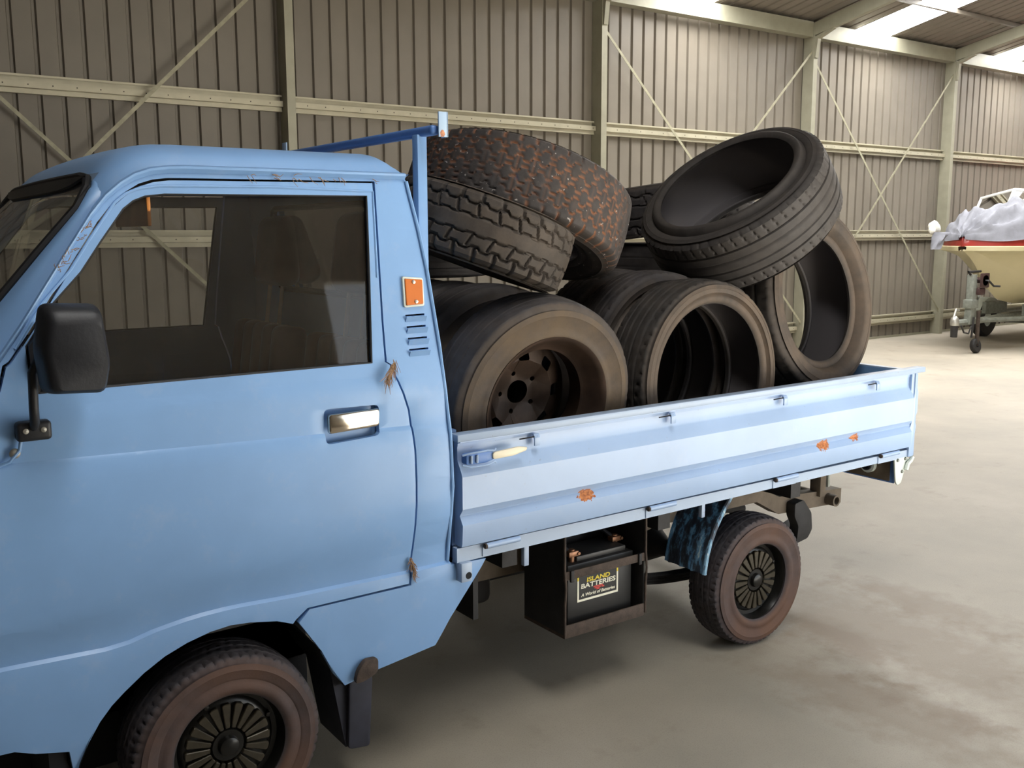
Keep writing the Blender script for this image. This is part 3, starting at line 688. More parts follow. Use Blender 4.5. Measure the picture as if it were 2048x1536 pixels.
# wheel arch liner, sill insides
for far in (False, True):
    Y = (lambda y: W-y) if far else (lambda y: y)
    bm = bmesh.new(); P = [(p[0], p[1]+.004) for p in ([(1.155, .33)]+[(1.117, .39), (1.07, .48)]+ARCH[1:])]; A_, B_ = [], []
    for x, z in P: A_.append(bm.verts.new((x, Y(.030), z))); B_.append(bm.verts.new((x, Y(.34), z)))
    for i in range(len(P)-1): bm.faces.new((A_[i], A_[i+1], B_[i+1], B_[i]))
    bm.faces.new(B_); fromb('wheel_arch_liner', bm, M['slot'], truck)
    box('wheel_well_wall', .20, 1.16, *sorted((Y(.34), Y(.36))), .16, .62, M['slot'], truck); box('wheel_well_end', .36, .40, *sorted((Y(.05), Y(.34))), .20, .40, M['slot'], truck)
    prism('mud_flap', rounded([(1.175, .375), (1.246, .360), (1.250, .33), (1.235, .12), (1.165, .13)], .012, 3), 1, *sorted((Y(.06), Y(.075))), M['mudflap'], truck, .004)
    prism('mud_flap_web', [(1.120, .40), (1.18, .38), (1.225, .13), (1.165, .13)], 1, *sorted((Y(.08), Y(.26))), M['mudflap'], truck)
    prism('jacking_cover', rounded([(1.170, .352), (1.200, .353), (1.246, .370), (1.247, .415), (1.205, .418), (1.180, .39)], .012, 3), 1, *sorted((Y(.012), Y(.032))), M['rusty'], truck, .004)
# seats, dash, wheel
for yc in (.42, 1.10):
    s = empty('seat', (1.1, yc, .63)); s.name = 'seat'; adopt(s, truck); WM[s.name] = Matrix.Translation((1.1, yc, .63))
    T = Matrix.Translation((1.33, yc, .86)) @ Matrix.Rotation(R_(8), 4, 'Y')
    box('seat_cushion', .86, 1.34, yc-.25, yc+.25, .66, .86, M['seat'], s, .05, seg=4)
    for k in range(5): box('seat_pleat', -.07, .05, -.235+.094*k, -.235+.094*k+.088, 0, .46, M['seat'], s, .03, T, 3)
    box('headrest', -.055, .05, -.13, .13, .60, .86, M['seat'], s, .045, T, 4)
    for dy in (-.06, .06): tube('headrest_post', [T @ Vector((0, dy, .44)), T @ Vector((0, dy, .64))], .008, M['steelbright'], s, 8)
box('dashboard', .12, .40, .06, W-.06, 1.00, 1.24, M['dash'], truck, .04, seg=3)
sw = empty('steering_wheel', (.50, 1.10, 1.15)); adopt(sw, truck)
T = Matrix.Translation((.50, 1.10, 1.17)) @ Matrix.Rotation(R_(55), 4, 'Y')
tube('wheel_ring', [T @ Vector((.18*math.cos(a), .18*math.sin(a), 0)) for a in np.linspace(0, 2*math.pi, 33)[:-1]], .012, M['dash'], sw, 8, True)
tube('wheel_spokes', [T @ Vector((0, -.175, 0)), T @ Vector((0, 0, -.02)), T @ Vector((0, .175, 0))], .012, M['dash'], sw, 8)
tube('steering_column', [T @ Vector((0, 0, -.02)), T @ Vector((0, 0, -.35))], .025, M['dash'], sw, 10)
box('sun_visor', .690, .700, .12, .44, 1.665, 1.745, M['visor'], truck, .003)
box('headliner', .62, 1.40, .16, W-.16, 1.795, 1.802, M['dash'], truck)
# mirror
mr = empty('door_mirror', (.37, -.03, 1.2)); adopt(mr, truck)
bm = bmesh.new(); o_ = rounded([(.384, 1.297), (.512, 1.289), (.528, 1.36), (.514, 1.490), (.392, 1.496), (.374, 1.40)], .020, 4)
cx, cz = .45, 1.39
lev = [(-.075, 1.0), (-.085, 1.0), (-.10, .99), (-.128, .93), (-.140, .86), (-.147, .74)]; rings = []
for y, s in lev:
    rings.append([bm.verts.new((cx+(x-cx)*s+(1-s)*.03, y+.05*(x-cx), cz+(z-cz)*s-(1-s)*.05)) for x, z in o_])
n = len(o_)
for a, b in zip(rings, rings[1:]):
    for k in range(n): bm.faces.new((a[k], a[(k+1) % n], b[(k+1) % n], b[k]))
bm.faces.new(rings[-1]); bm.faces.new(rings[0]); fromb('mirror_head', bm, M['black'], mr, 38)
tube('mirror_arm', [(.372, -.022, 1.21), (.373, -.045, 1.225), (.372, -.052, 1.26), (.374, -.055, 1.34), (.40, -.068, 1.40)], .0105, M['black'], mr, 10)
box('mirror_bracket', .336, .410, -.032, .004, 1.181, 1.226, M['black'], mr, .009, seg=3)
for x in (.355, .392):
    bm = bmesh.new(); alathe(bm, [(0, .004), (.006, .003), (.007, 0)], 12, Matrix.Translation((x, -.0315, 1.206)) @ Matrix.Rotation(R_(90), 4, 'X'), False); fromb('bracket_screw', bm, M['steelbright'], mr, 40)
prism('quarter_trim', [(.384, 1.284), (.400, 1.284), (.420, 1.44), (.384, 1.392)], 1, bodyY(.4, 1.3)-.004, bodyY(.4, 1.3)+.05, M['black'], dn)
# marker lamp, vents, small side bits
lm = prism('side_marker_lamp', rounded([(1.374, 1.434), (1.442, 1.436), (1.447, 1.517), (1.378, 1.523)], .007, 3), 1, .053, .080, M['white'], truck, .002)
sh_ = Matrix(((1, 0, 0, 0), (0, 1, .19, -.19*1.478), (0, 0, 1, 0), (0, 0, 0, 1)))
lens = prism('amber_lens', rounded([(1.380, 1.440), (1.437, 1.442), (1.442, 1.512), (1.384, 1.517)], .004, 3), 1, .049, .06, M['orange'], lm, .003)
for o in (lm, lens):
    for v in o.data.vertices: v.co = sh_ @ v.co
for (x, z, y) in ((1.411, 1.506, .0540), (1.413, 1.450, .0434)):
    bm = bmesh.new(); alathe(bm, [(0, .004), (.005, .003), (.006, 0)], 10, Matrix.Translation((x, y, z)) @ Matrix.Rotation(R_(90), 4, 'X'), False); fromb('lens_screw', bm, M['steelbright'], lm, 40)
for zc in (1.404, 1.371, 1.338, 1.306):
    bm = bmesh.new(); y0 = bodyY(1.41, zc-.004)
    pr = [(y0+.004, zc-.014), (y0-.002, zc-.012), (y0-.009, zc+.003), (y0-.007, zc+.0045), (y0+.003, zc-.006)]
    aprism(bm, pr, 0, 1.377, 1.444); fromb('vent_louvre', bm, M['cab'], truck, 30)
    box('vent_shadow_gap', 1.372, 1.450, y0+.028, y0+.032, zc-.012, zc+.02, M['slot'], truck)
box('sill_bracket', 1.522, 1.562, -.012, .045, .590, .652, M['rail'], truck, .004)
bm = bmesh.new(); alathe(bm, [(.005, .001), (.010, .002), (.0115, 0)], 16, Matrix.Translation((1.548, -.0115, .610)) @ Matrix.Rotation(R_(90), 4, 'X'), False); alathe(bm, [(0, 0.0012), (.006, .0012)], 16, Matrix.Translation((1.548, -.0115, .610)) @ Matrix.Rotation(R_(90), 4, 'X'), False); fromb('bracket_hole', bm, M['slot'], truck)
bm = bmesh.new(); alathe(bm, [(0, .004), (.006, .004), (.011, .001), (.012, 0)], 14, Matrix.Translation((.333, -.005, 1.153)) @ Matrix.Rotation(R_(90), 4, 'X'), False); fromb('door_screw', bm, M['steelbright'], truck, 40)
tube('front_panel_fold', [(.29, .0, 1.125), (.32, -.007, 1.135), (.343, -.008, 1.16), (.348, -.006, 1.185)], .004, M['cab'], dn, 8)

# ---- tray
X0, X1 = 1.525, 3.855
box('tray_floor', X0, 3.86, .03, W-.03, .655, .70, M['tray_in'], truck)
for yy, nm in ((.0, 'n'), (W-.03, 'f')):
    bm = bmesh.new(); aprism(bm, [(X0-.01, .652), (X1+.03, .667), (X1+.03, .697), (X0-.01, .697)], 1, yy+.002, yy+.028); fromb('tray_rail', bm, M['rail'], truck)
def dropside(far):
    Y = (lambda y: W-y) if far else (lambda y: y)
    pr = [(.030, 1.050), (-.004, 1.046), (-.008, 1.040), (-.008, 1.026), (.006, 1.022), (.007, 1.012), (.009, 1.0118), (.009, .972), (.006, .964), (-.012, .936), (-.018, .922), (-.018, .822), (-.016, .818), (-.002, .801), (-.001, .7965), (-.003, .7945), (-.014, .777), (-.018, .772), (-.014, .715), (-.010, .703), (.012, .702), (.030, .705)]
    o = prism('drop_side', [(Y(a), b) for a, b in pr], 0, X0, X1, M['tray'], truck, 0, None, 22)
    for v in o.data.vertices: v.co.z += (v.co.x-1.52)*.004
    c = box('rim_cap', X0-.01, 3.945, *sorted((Y(-.010), Y(.034))), 1.030, 1.053, M['rail'], o, .003)
    for v in c.data.vertices: v.co.z += (v.co.x-1.52)*.004-.002
    ed = prism('end_cap', [(a, b+.009) for a, b in ((.0, .703), (-.004, 1.03), (.03, 1.03), (.03, .705))], 0, X1, X1+.006, M['tray'], o)
    if far:
        for v in ed.data.vertices: v.co.y = W-v.co.y
    if not far:
        for x in (1.797, 2.392, 2.992, 3.585):
            hk = prism('tarp_hook', [(-.003, 1.020), (-.009, 1.020), (-.016, 1.008), (-.016, .982), (-.010, .982), (-.010, 1.004), (-.003, 1.010)], 0, x, x+.022, M['tray'], o, .0015)
            for v in hk.data.vertices: v.co.z += (x-1.52)*.004
            tube('hook_pin', [(x-.055, -.0105, 1.010+(x-1.52)*.004), (x+.012, -.0115, 1.012+(x-1.52)*.004)], .0022, M['slot'], o, 6)
        for x in (1.615, 2.30, 2.97, 3.65):
            z = .690+(x-1.52)*.004
            h_ = tube('hinge', [(x, -.010, z), (x+.125, -.010, z+.001)], .0095, M['tray'], o, 10)
            bm = bmesh.new(); atube(bm, [(x-.006, -.010, z), (x+.001, -.010, z)], .0085, 10); fromb('hinge_pin', bm, M['rusty'], h_, 40)
            box('hinge_leaf', x-.008, x+.128, -.002, .003, z-.034, z-.004, M['rail'], h_)
        # over-centre latch at the cab end
        la = empty('side_latch', (1.57, -.02, .975)); adopt(la, o); WM[la.name] = Matrix.Translation((1.57, -.02, .975))
        la.name = 'side_latch'
        prism('latch_handle', rounded([(1.622, .968), (1.70, .970), (1.748, .980), (1.752, .990), (1.72, .996), (1.622, .990)], .008, 3), 1, -.040, -.030, M['cream_lever'], la, .003)
        prism('latch_body', rounded([(1.530, .962), (1.60, .960), (1.632, .968), (1.632, .990), (1.60, .996), (1.530, .993)], .006, 2), 1, -.034, -.004, M['rack'], la, .003)
        for dz in (-.017, .017):
            P = [(1.518, -.030, .977+dz*.9), (1.54, -.042, .977+dz*1.25), (1.60, -.044, .978+dz*1.3), (1.626, -.040, .979+dz*1.0), (1.634, -.036, .979+dz*1.25)]
            tube('latch_wire', P, .0032, M['tray'], la, 8)
        for x in (1.545, 1.565): tube('latch_bar', [(x, -.038, .966), (x, -.038, .990)], .004, M['rail'], la, 8)
    return o
dropside(False); dropside(True)
tg = prism('tailgate', [(3.865, .705), (3.895, .705), (3.912, .80), (3.895, .83), (3.915, .86), (3.915, .95), (3.895, .99), (3.900, 1.050), (3.865, 1.050)], 1, .0, W, M['rail'], truck)
bm = bmesh.new(); pr = [(3.8638, .71), (3.8638, 1.048)]; abox(bm, 3.860, 3.865, .035, W-.035, .70, 1.045); fromb('tailgate_inner', bm, M['cab'], tg)
prism('tail_corner_post', [(3.858, .665), (3.897, .668), (3.897, 1.03), (3.880, 1.05), (3.880, .95), (3.870, .90), (3.872, .83), (3.858, .80)], 1, -.006, .03, M['tray'], tg, .002)
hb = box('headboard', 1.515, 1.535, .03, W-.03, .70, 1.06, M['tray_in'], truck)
# rack behind the cab
rk = empty('rack', (1.56, W/2, .7)); adopt(rk, truck)
for y in (.255, W-.255): box('rack_post', 1.538, 1.572, y-.017, y+.017, .70, 1.945, M['rack'] if y > 1 else M['cab'], rk, .003)
box('rack_bar', 1.544, 1.576, .165, W-.165, 1.938, 1.968, M['rack'], rk, .010, seg=3)
box('rack_end_plate', 1.562, 1.594, .150, .156, 1.932, 2.006, M['bracket'], rk, .001)
box('rack_end_tab', 1.590, 1.595, .150, .185, 1.932, 2.006, M['bracket'], rk, .001)
box('rack_end_plate', 1.577, 1.583, W-.170, W-.130, 1.930, 2.008, M['bracket'], rk, .001)
# tail lamp panel and hinge plates under the tray's end
tl = empty('tail_lamp_panel', (3.82, W/2, .55)); adopt(tl, truck)
bm = bmesh.new(); abox(bm, 3.812, 3.822, .03, .52, .545, .66, .002); fromb('lamp_panel', bm, M['rack'], tl, 40)
prism('lamp_backplate', [(.05, .553), (.36, .553), (.36, .652), (.05, .652)], 0, 3.806, 3.812, M['dustysteel'], tl)
for yy, rr, mt in ((.15, .036, M['white']), (.15, .024, M['darksteel']), (.245, .02, M['steelbright'])):
    bm = bmesh.new(); alathe(bm, [(rr*.65, 0), (rr, 0), (rr, .02+.01*(rr < .03)), (rr*.65, .02+.01*(rr < .03))], 20, Matrix.Translation((3.806, yy, .612)) @ Matrix.Rotation(R_(-90), 4, 'Y')); fromb('lamp_socket', bm, mt, tl, 40)
hp = prism('hinge_plate', rounded([(3.782, .668), (3.868, .672), (3.895, .640), (3.862, .60), (3.842, .548), (3.815, .540), (3.800, .560)], .008, 3), 1, .012, .020, M['white'], tl, .002)
tube('hinge_strap', [(3.862, .004, .605), (3.872, .004, .632), (3.895, .004, .646), (3.905, .004, .660)], .010, M['white'], hp, 8)
for x, z in ((3.805, .655), (3.872, .635), (3.842, .60), (3.862, .655)):
    bm = bmesh.new(); alathe(bm, [(0, .007), (.006, .006), (.008, 0)], 10, Matrix.Translation((x, .012, z)) @ Matrix.Rotation(R_(90), 4, 'X'), False); fromb('plate_bolt', bm, M['galv'], hp, 40)
# ---- wheels
tw = tyre_mesh('truck_tyre', .266, .158, .168, pat_road, M['rub_road'], 240, .01)
twf = tyre_mesh('truck_front_tyre', .266, .158, .196, pat_road, M['rub_road'], 240, .01)
def wheel(name, x, y, z, far, turn=0.0):
    we = empty(name, (x, y, z)); adopt(we, truck)
    T = Matrix.Translation((x, y, z)) @ orient(Vector((math.sin(turn), 1 if far else -1, 0)).normalized())
    front = name.startswith('front'); o = bpy.data.objects.new('wheel_tyre', twf if front else tw); COL.objects.link(o); o.matrix_world = T; adopt(o, we); WM[o.name] = T
    h = .084 if front else .070; T = T @ Matrix.Translation((0, 0, h-.066)) @ Matrix.Diagonal((1.09, 1.09, 1, 1)); h = .066
    lathe('wheel_rim', [(.152, h+.010), (.162, h+.014), (.162, h+.006), (.152, h-.004), (.146, h-.018), (.140, h-.044), (.140, -h), (.152, -h-.01), (.148, -h-.012), (.134, -h+.01), (.134, h-.046), (.139, h-.018), (.147, h+.0)], 56, M['hubblack'], we, T)
    lathe('hub_disc', [(0, .026), (.05, .026), (.095, .034), (.112, .032), (.122, .022), (.136, .024), (.136, .016), (.0, .016)], 56, M['hubblack'], we, T)
    lathe('hub_cap', [(0, .062), (.018, .062), (.024, .058), (.027, .044), (.040, .044), (.046, .034), (.046, .024), (0, .024)], 28, M['hubblack'], we, T)
    me = None
    for k in range(20):
        if me is None:
            bm = bmesh.new(); pr = [(.046, -.0055), (.105, -.0115), (.109, -.008), (.109, .008), (.105, .0115), (.046, .0055)]
            vs = aprism(bm, pr, 2, .026, .046)
            for v in vs:
                if v.co.z > .03: v.co.z += .004*(1-v.co.x/.12)
            bmesh.ops.recalc_face_normals(bm, faces=bm.faces); bmesh.ops.bevel(bm, geom=bm.edges[:], offset=.0018, segments=1, affect='EDGES')
            f_ = fromb('wheel_fin', bm, M['hubfin'], we); me = f_.data
        else:
            f_ = bpy.data.objects.new('wheel_fin', me); COL.objects.link(f_); adopt(f_, we)
        f_.matrix_basis = T @ Matrix.Rotation(2*math.pi*k/20, 4, 'Z')
    for k in range(4):
        a = 2*math.pi*k/4+.4; bm = bmesh.new(); alathe(bm, [(0, .044), (.006, .043), (.008, .028)], 8, T @ Matrix.Translation((.119*math.cos(a), .119*math.sin(a), -.006)), False); fromb('wheel_nut', bm, M['hubblack'], we, 40)
    return we
wheel('front_wheel', .806, .022+.098, .262, False, 0)
wheel('rear_wheel', 2.98, .05+.0825, .262, False)
wheel('front_wheel', .795, W-.1275, .262, True)
wheel('rear_wheel', 2.98, W-.1325, .262, True)
tube('rear_axle', [(2.98, .18, .262), (2.98, .6, .262), (2.98, .72, .262), (2.98, .80, .262), (2.98, .92, .262), (2.98, W-.18, .262)], [.04, .04, .10, .11, .04, .04], M['darksteel'], truck, 14)
tube('front_axle', [(.795, .18, .262), (.795, W-.18, .262)], .035, M['darksteel'], truck, 10)
# ---- chassis
for y in (.36, W-.42):
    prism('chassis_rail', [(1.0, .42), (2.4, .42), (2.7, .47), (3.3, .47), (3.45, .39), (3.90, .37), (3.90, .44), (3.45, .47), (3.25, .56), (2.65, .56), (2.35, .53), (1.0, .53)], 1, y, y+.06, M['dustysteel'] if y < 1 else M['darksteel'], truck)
for x in (1.75, 2.45, 3.2): box('cross_member', x, x+.06, .10, W-.10, .56, .656, M['darksteel'], truck)
box('rear_strut', 3.715, 3.755, .34, .40, .43, .655, M['dustysteel'], truck, .003)
tube('strut_rod', [(3.775, .345, .655), (3.775, .345, .47)], .009, M['galv'], truck, 8)
box('dark_strut', 3.60, 3.66, .45, .50, .43, .656, M['darksteel'], truck)
lathe('cross_tube', [(.018, -.02), (.027, -.02), (.027, 1.05), (.018, 1.05)], 20, M['dustysteel'], truck, Matrix.Translation((3.80, .33, .405)) @ Matrix.Rotation(R_(-90), 4, 'X'))
prism('spring_hanger', rounded([(3.50, .44), (3.56, .45), (3.62, .38), (3.63, .30), (3.60, .262), (3.52, .25), (3.53, .33), (3.50, .38)], .012, 3), 1, .31, .36, M['darksteel'], truck, .004)
bm = bmesh.new()
for k, (dx, dz) in enumerate(((.60, 0), (.47, -.012), (.34, -.024))):
    P = [(3.0+s*dx, .40, .215+dz+.10*(s*dx/.6)**2) for s in np.linspace(-1, 1, 13)]
    for a, b in zip(P, P[1:]): aprism(bm, [(a[0], a[2]), (b[0], b[2]), (b[0], b[2]+.010), (a[0], a[2]+.010)], 1, .375, .425)
fromb('leaf_spring', bm, M['darksteel'], truck)
tube('exhaust_pipe', [(1.6, .62, .33), (2.5, .62, .32), (2.75, .60, .40), (3.1, .60, .42), (3.5, .62, .35)], .024, M['darksteel'], truck, 12)
tube('exhaust_hanger', [(3.33, .38, .565), (3.36, .38, .585), (3.40, .38, .565), (3.44, .38, .585), (3.50, .38, .58)], .006, M['darksteel'], truck, 6)
box('fuel_tank', 1.58, 1.93, .42, .98, .30, .60, M['darksteel'], truck, .03, seg=3)
box('brake_line_bracket', 1.70, 1.72, .20, .42, .36, .655, M['darksteel'], truck)
box('drop_pin', 1.775, 1.795, .012, .030, .585, .656, M['rail'], truck, .003)
box('drop_pin', 2.585, 2.603, .012, .030, .605, .658, M['rail'], truck, .003)
# splash guard in front of the rear wheel: ribbed plate with flaking paint
t = NT('flaking_paint'); co = t.coord((9, 9, 2.2))
c = t.ramp(t.noise(3.0, 5, .7, co), [(.40, lin(66, 70, 78)), (.50, lin(80, 92, 106)), (.54, lin(110, 150, 180)), (.62, lin(140, 180, 204)), (.65, lin(216, 220, 210))])
t.base(c); t.set(Roughness=.6); t.bump(t.noise(40, 4), .3, .004); M['flake'] = t.m
bm = bmesh.new(); rows = []; ys = np.linspace(.045, .255, 22)
for tt in np.linspace(0, 1, 8):
    x = 2.775-.135*tt-.03*math.sin(tt*3.1); z = .652-.285*tt
    row = []
    for k, y in enumerate(ys):
        ridge = .008*max(0, math.cos((y-.045)/.21*2*math.pi*3.5))**2
        row.append(bm.verts.new((x-ridge, y, z-.012*(1-abs(2*(y-.15)/.21))*0+.02*((y-.045)/.21)*0)))
    rows.append(row)
for a, b in zip(rows, rows[1:]):
    for k in range(len(ys)-1): bm.faces.new((a[k], a[k+1], b[k+1], b[k]))
bmesh.ops.solidify(bm, geom=bm.faces[:], thickness=.006); sg = fromb('splash_guard', bm, M['flake'], truck, 40)
P = [(2.775-.135*tt-.03*math.sin(tt*3.1), .043, .652-.285*tt) for tt in np.linspace(0, 1, 8)]
tube('guard_edge', P, .009, M['flake'], sg, 8)
# ---- battery and its carrier
bc = empty('battery_carrier', (2.17, .17, .28)); adopt(bc, truck)
bx0, bx1, by0, by1, bz0 = 2.045, 2.345, .125, .30, .268
box('carrier_tray', 2.000, 2.372, .085, .32, bz0-.012, bz0, M['rusty'], bc)
box('carrier_lip', 2.000, 2.372, .083, .090, bz0-.012, bz0+.035, M['rusty'], bc, .002)
box('carrier_side', 2.000, 2.006, .085, .32, bz0, .655, M['darksteel'], bc); box('carrier_side', 2.366, 2.372, .085, .32, bz0, .655, M['darksteel'], bc)
box('carrier_back', 2.006, 2.366, .312, .318, bz0, .655, M['darksteel'], bc)
for x in (1.996, 2.371): tube('hold_down_rod', [(x, .082, .655), (x, .080, .50), (x+.006, .080, .44), (x+.002, .080, .38), (x+.004, .082, bz0)], .0045, M['rusty'], bc, 8)
box('hold_down_strap', 1.995, 2.376, .082, .088, .466, .497, M['rusty'], bc, .002)
for x in (2.02, 2.335): box('strap_clip', x, x+.014, .074, .084, .458, .50, M['darksteel'], bc, .002)
bt = empty('car_battery', (2.19, .2, bz0), 'black car battery with yellow and white lettered label hung under the tray', 'battery')
box('battery_case', bx0, bx1, by0, by1, bz0, .468, M['battcase'], bt, .006)
box('battery_lid', bx0-.003, bx1+.003, by0-.003, by1+.003, .468, .500, M['battlid'], bt, .004)
box('battery_top', bx0+.05, bx1-.02, by0+.012, by1-.03, .500, .520, M['battlid'], bt, .004)
for x, y in ((2.085, .155), (2.325, .20)):
    tube('terminal', [(x, y, .498), (x, y, .545)], .011, M['brass'], bt, 12)
    box('terminal_clamp', x-.022, x+.022, y-.016, y+.016, .520, .540, M['brass'], bt, .004)
    tube('clamp_bolt', [(x+.02, y-.02, .53), (x+.02, y+.02, .53)], .006, M['brass'], bt, 8)
    tube('battery_cable', [(x, y, .53), (x-.03, y+.03, .56), (x-.06, y+.07, .58), (x-.05, y+.10, .62)], .008, M['black'], bt, 8)
yf = by0-.0012
lb = box('battery_label', 2.087, 2.277, yf-.0004, yf+.001, .357, .466, M['stk_black'], bt)
for x in (2.087, 2.270):
    box('label_border', x, x+.007, yf-.0010, yf-.0002, .357, .435, M['stk_white'], lb); box('label_border', x, x+.007, yf-.0010, yf-.0002, .435, .466, M['stk_yellow'], lb)
box('label_border', 2.094, 2.270, yf-.0010, yf-.0002, .357, .365, M['stk_white'], lb)
def text(body, cx, z, width, hgt, mat, parent, shear=0, bold=.0):
    c = bpy.data.curves.new('label_text', 'FONT'); c.body = body; c.align_x = 'CENTER'; c.size = hgt/.70; c.extrude = .0003; c.shear = shear; c.offset = bold; c.fill_mode = 'BOTH'
    o = bpy.data.objects.new('label_text', c); COL.objects.link(o); bpy.context.view_layer.update()
    sx = width/max(o.dimensions.x, 1e-4)
    dg = bpy.context.evaluated_depsgraph_get(); me = bpy.data.meshes.new_from_object(o.evaluated_get(dg)); bpy.data.objects.remove(o)
    me.materials.clear(); me.materials.append(mat)
    for v in me.vertices: v.co = Vector((cx+v.co.x*sx, yf-.0010-v.co.z, z+v.co.y))
    ob = bpy.data.objects.new('label_text', me); COL.objects.link(ob); adopt(ob, parent); return ob
text('ISLAND', 2.183, .4245, .108, .0158, M['stk_yellow'], lb, .08, .0006)
text('BATTERIES', 2.183, .404, .160, .0168, M['stk_white'], lb, .05, .0006)
text('A World of Batteries', 2.183, .374, .158, .011, M['stk_white'], lb, .25, .0003)
bm = bmesh.new()
for dz, a, b in ((.0, -.022, .022), (-.006, -.017, .012), (-.011, -.008, .006)): abox(bm, 2.183+a, 2.183+b, yf-.0012, yf-.0004, .400+dz-.002, .400+dz+.002)
abox(bm, 2.199, 2.211, yf-.0012, yf-.0004, .392, .396); fromb('label_logo', bm, M['stk_red'], lb)
# ------------------------------------------------------------------ dry grass caught on the truck
def grass(name, pts, n, ln, label, dirv):
    bm = bmesh.new(); rng = random.Random(len(name)+n)
    for k in range(n):
        p = Vector(pts[0]).lerp(Vector(pts[1]), rng.random())+Vector((rng.uniform(-.006, .006), rng.uniform(-.006, .0), rng.uniform(-.006, .006)))
        d = (Vector(dirv)+Vector((rng.uniform(-.6, .6), rng.uniform(-.3, .1), rng.uniform(-.6, .6)))).normalized(); l = ln*rng.uniform(.3, 1.0)
        q = p+d*l*.5+Vector((rng.uniform(-.004, .004), 0, rng.uniform(-.004, .004)))
        atube(bm, [p, q, p+d*l], [.0010, .0009, .0005], 4)
    o = fromb(name, bm, M['straw']); tag(o, label, 'dry grass', kind='stuff'); return o
grass('dry_grass', ((1.315, .004, 1.29), (1.285, -.006, 1.235)), 90, .04, 'dry grass clump caught in the door gap above the chrome handle', (-.35, -.1, -1))
grass('dry_grass', ((1.36, .018, .70), (1.372, .012, .645)), 70, .03, 'dry grass tuft caught low in the rear door gap', (.1, -.1, -1))
grass('dry_grass', ((.95, .118, 1.795), (1.33, .120, 1.796)), 22, .03, 'dry grass stalks lying along the roof gutter', (.8, -.1, -.4))
grass('dry_grass', ((.455, .045, 1.555), (.54, .075, 1.67)), 30, .02, 'dry grass bits stuck beside the windscreen pillar', (.5, -.1, .6))
# ------------------------------------------------------------------ boat on its trailer
BX, BY = 13.08, 5.15           # bow tip; the boat runs away to +X
boat = empty('boat', (BX+2.2, BY, .55), 'cream-hulled motor boat with red deck band on a trailer by the wall', 'boat')
def hull_sec(s):
    """half section at station s (0 bow .. 1 stern): list of (half breadth, z)"""
    L = s*4.4; bow = min(1, s/.42)
    hb = .90*(1-(1-bow)**2.6)**.75+.03; keel = float(np.interp(L, [0, .06, .2, .35, .5, .77, 1.0, 1.5], [1.40, 1.385, 1.31, 1.20, 1.05, .83, .68, .60]))
    ch = keel+(1.40-keel)*(.42+.22*(1-bow)); chb = hb*(.10+.76*bow**1.3)
    return L, [(0.0, keel), (chb*.5, keel+(ch-keel)*.42), (chb, ch), (chb*1.02+.01, ch+.02), (hb*(.5+.45*bow), 1.40-(1.40-ch)*.3), (hb-.01, 1.395), (hb+.025, 1.40), (hb+.03, 1.455), (hb-.015, 1.465)]
def loft(name, sel, mat, zoff=0, n=34):
    bm = bmesh.new(); rows = []
    for i in range(n):
        s = (i/(n-1))**1.5; L, S = hull_sec(s); S = sel(S, s)
        row = [bm.verts.new((BX+L+(.0 if h > 0 else 0), BY-h, z)) for h, z in S[::-1]]+[bm.verts.new((BX+L, BY+h, z)) for h, z in S[1:] if True]
        rows.append(row)
    for a, b in zip(rows, rows[1:]):
        for k in range(len(a)-1): bm.faces.new((a[k], a[k+1], b[k+1], b[k]))
    bmesh.ops.remove_doubles(bm, verts=bm.verts, dist=1e-4); return fromb(name, bm, mat, boat, 40)
loft('hull', lambda S, s: S, M['hullcream'])
loft('deck_band', lambda S, s: [(0, 1.60), (max(.0, S[-1][0]-.10), 1.59), (S[-1][0]-.03, 1.575), (S[-1][0]-.012, 1.46)], M['boatred'])
fr = M['roofwhite']
tube('windscreen_frame', [(14.52, BY+.66, 1.95), (14.66, BY+.66, 2.17), (14.36, BY, 2.27), (14.66, BY-.66, 2.20), (15.6, BY-.80, 2.05)], .022, fr, boat, 8)
tube('windscreen_frame', [(14.20, BY, 2.02), (14.36, BY, 2.27)], .024, fr, boat, 8)
tube('windscreen_frame', [(14.50, BY-.66, 1.9), (14.66, BY-.66, 2.20)], .022, fr, boat, 8)
for sy in (1, -1):
    bm = bmesh.new(); bm.faces.new([bm.verts.new(p) for p in ((14.52, BY+sy*.66, 1.95), (14.66, BY+sy*.66, 2.17), (14.36, BY, 2.27), (14.20, BY, 2.02))]); fromb('windscreen_pane', bm, M['glass_clear'], boat)
# grey tarp bunched over the foredeck
bm = bmesh.new(); nx, ny = 70, 40; rows = []
for i in range(nx):
    s = i/(nx-1); x = BX-.03+s*3.0; row = []
    L, S = hull_sec(max(.002, (x-BX)/4.4)); hb = S[-1][0]
    for j in range(ny):
        v = j/(ny-1)*2-1; y = BY+v*(hb-.0)*1.02
        crown = 1.60+(.37*min(1, (s/.16))**.8)*(1-abs(v)**3.0)
        wr = .030*math.sin(9*s*3.1+5*v+2*math.sin(4*v+7*s))+.030*math.sin(19*v+9*s+3*math.sin(11*s))+.018*(1-2*abs(math.sin(20*s-9*v+2*math.sin(6*v))))+.014*(1-2*abs(math.sin(14*s+11*v)))
        edge = (1-abs(v)**6)
        z = crown+wr*edge*(1.0 if s > .05 else .4)+.18*math.exp(-((s-.27)/.06)**2-((v+.45)/.35)**2)
        if abs(v) > .93: z -= .04+.03*math.sin(17*s)
        row.append(bm.verts.new((x, y, z)))
    rows.append(row)
for a, b in zip(rows, rows[1:]):
    for k in range(ny-1): bm.faces.new((a[k], a[k+1], b[k+1], b[k]))
tp = fromb('tarpaulin', bm, M['tarp'], None, 60); tag(tp, 'crumpled grey tarpaulin bunched over the boat bow', 'cover')
bm = bmesh.new(); rows = []
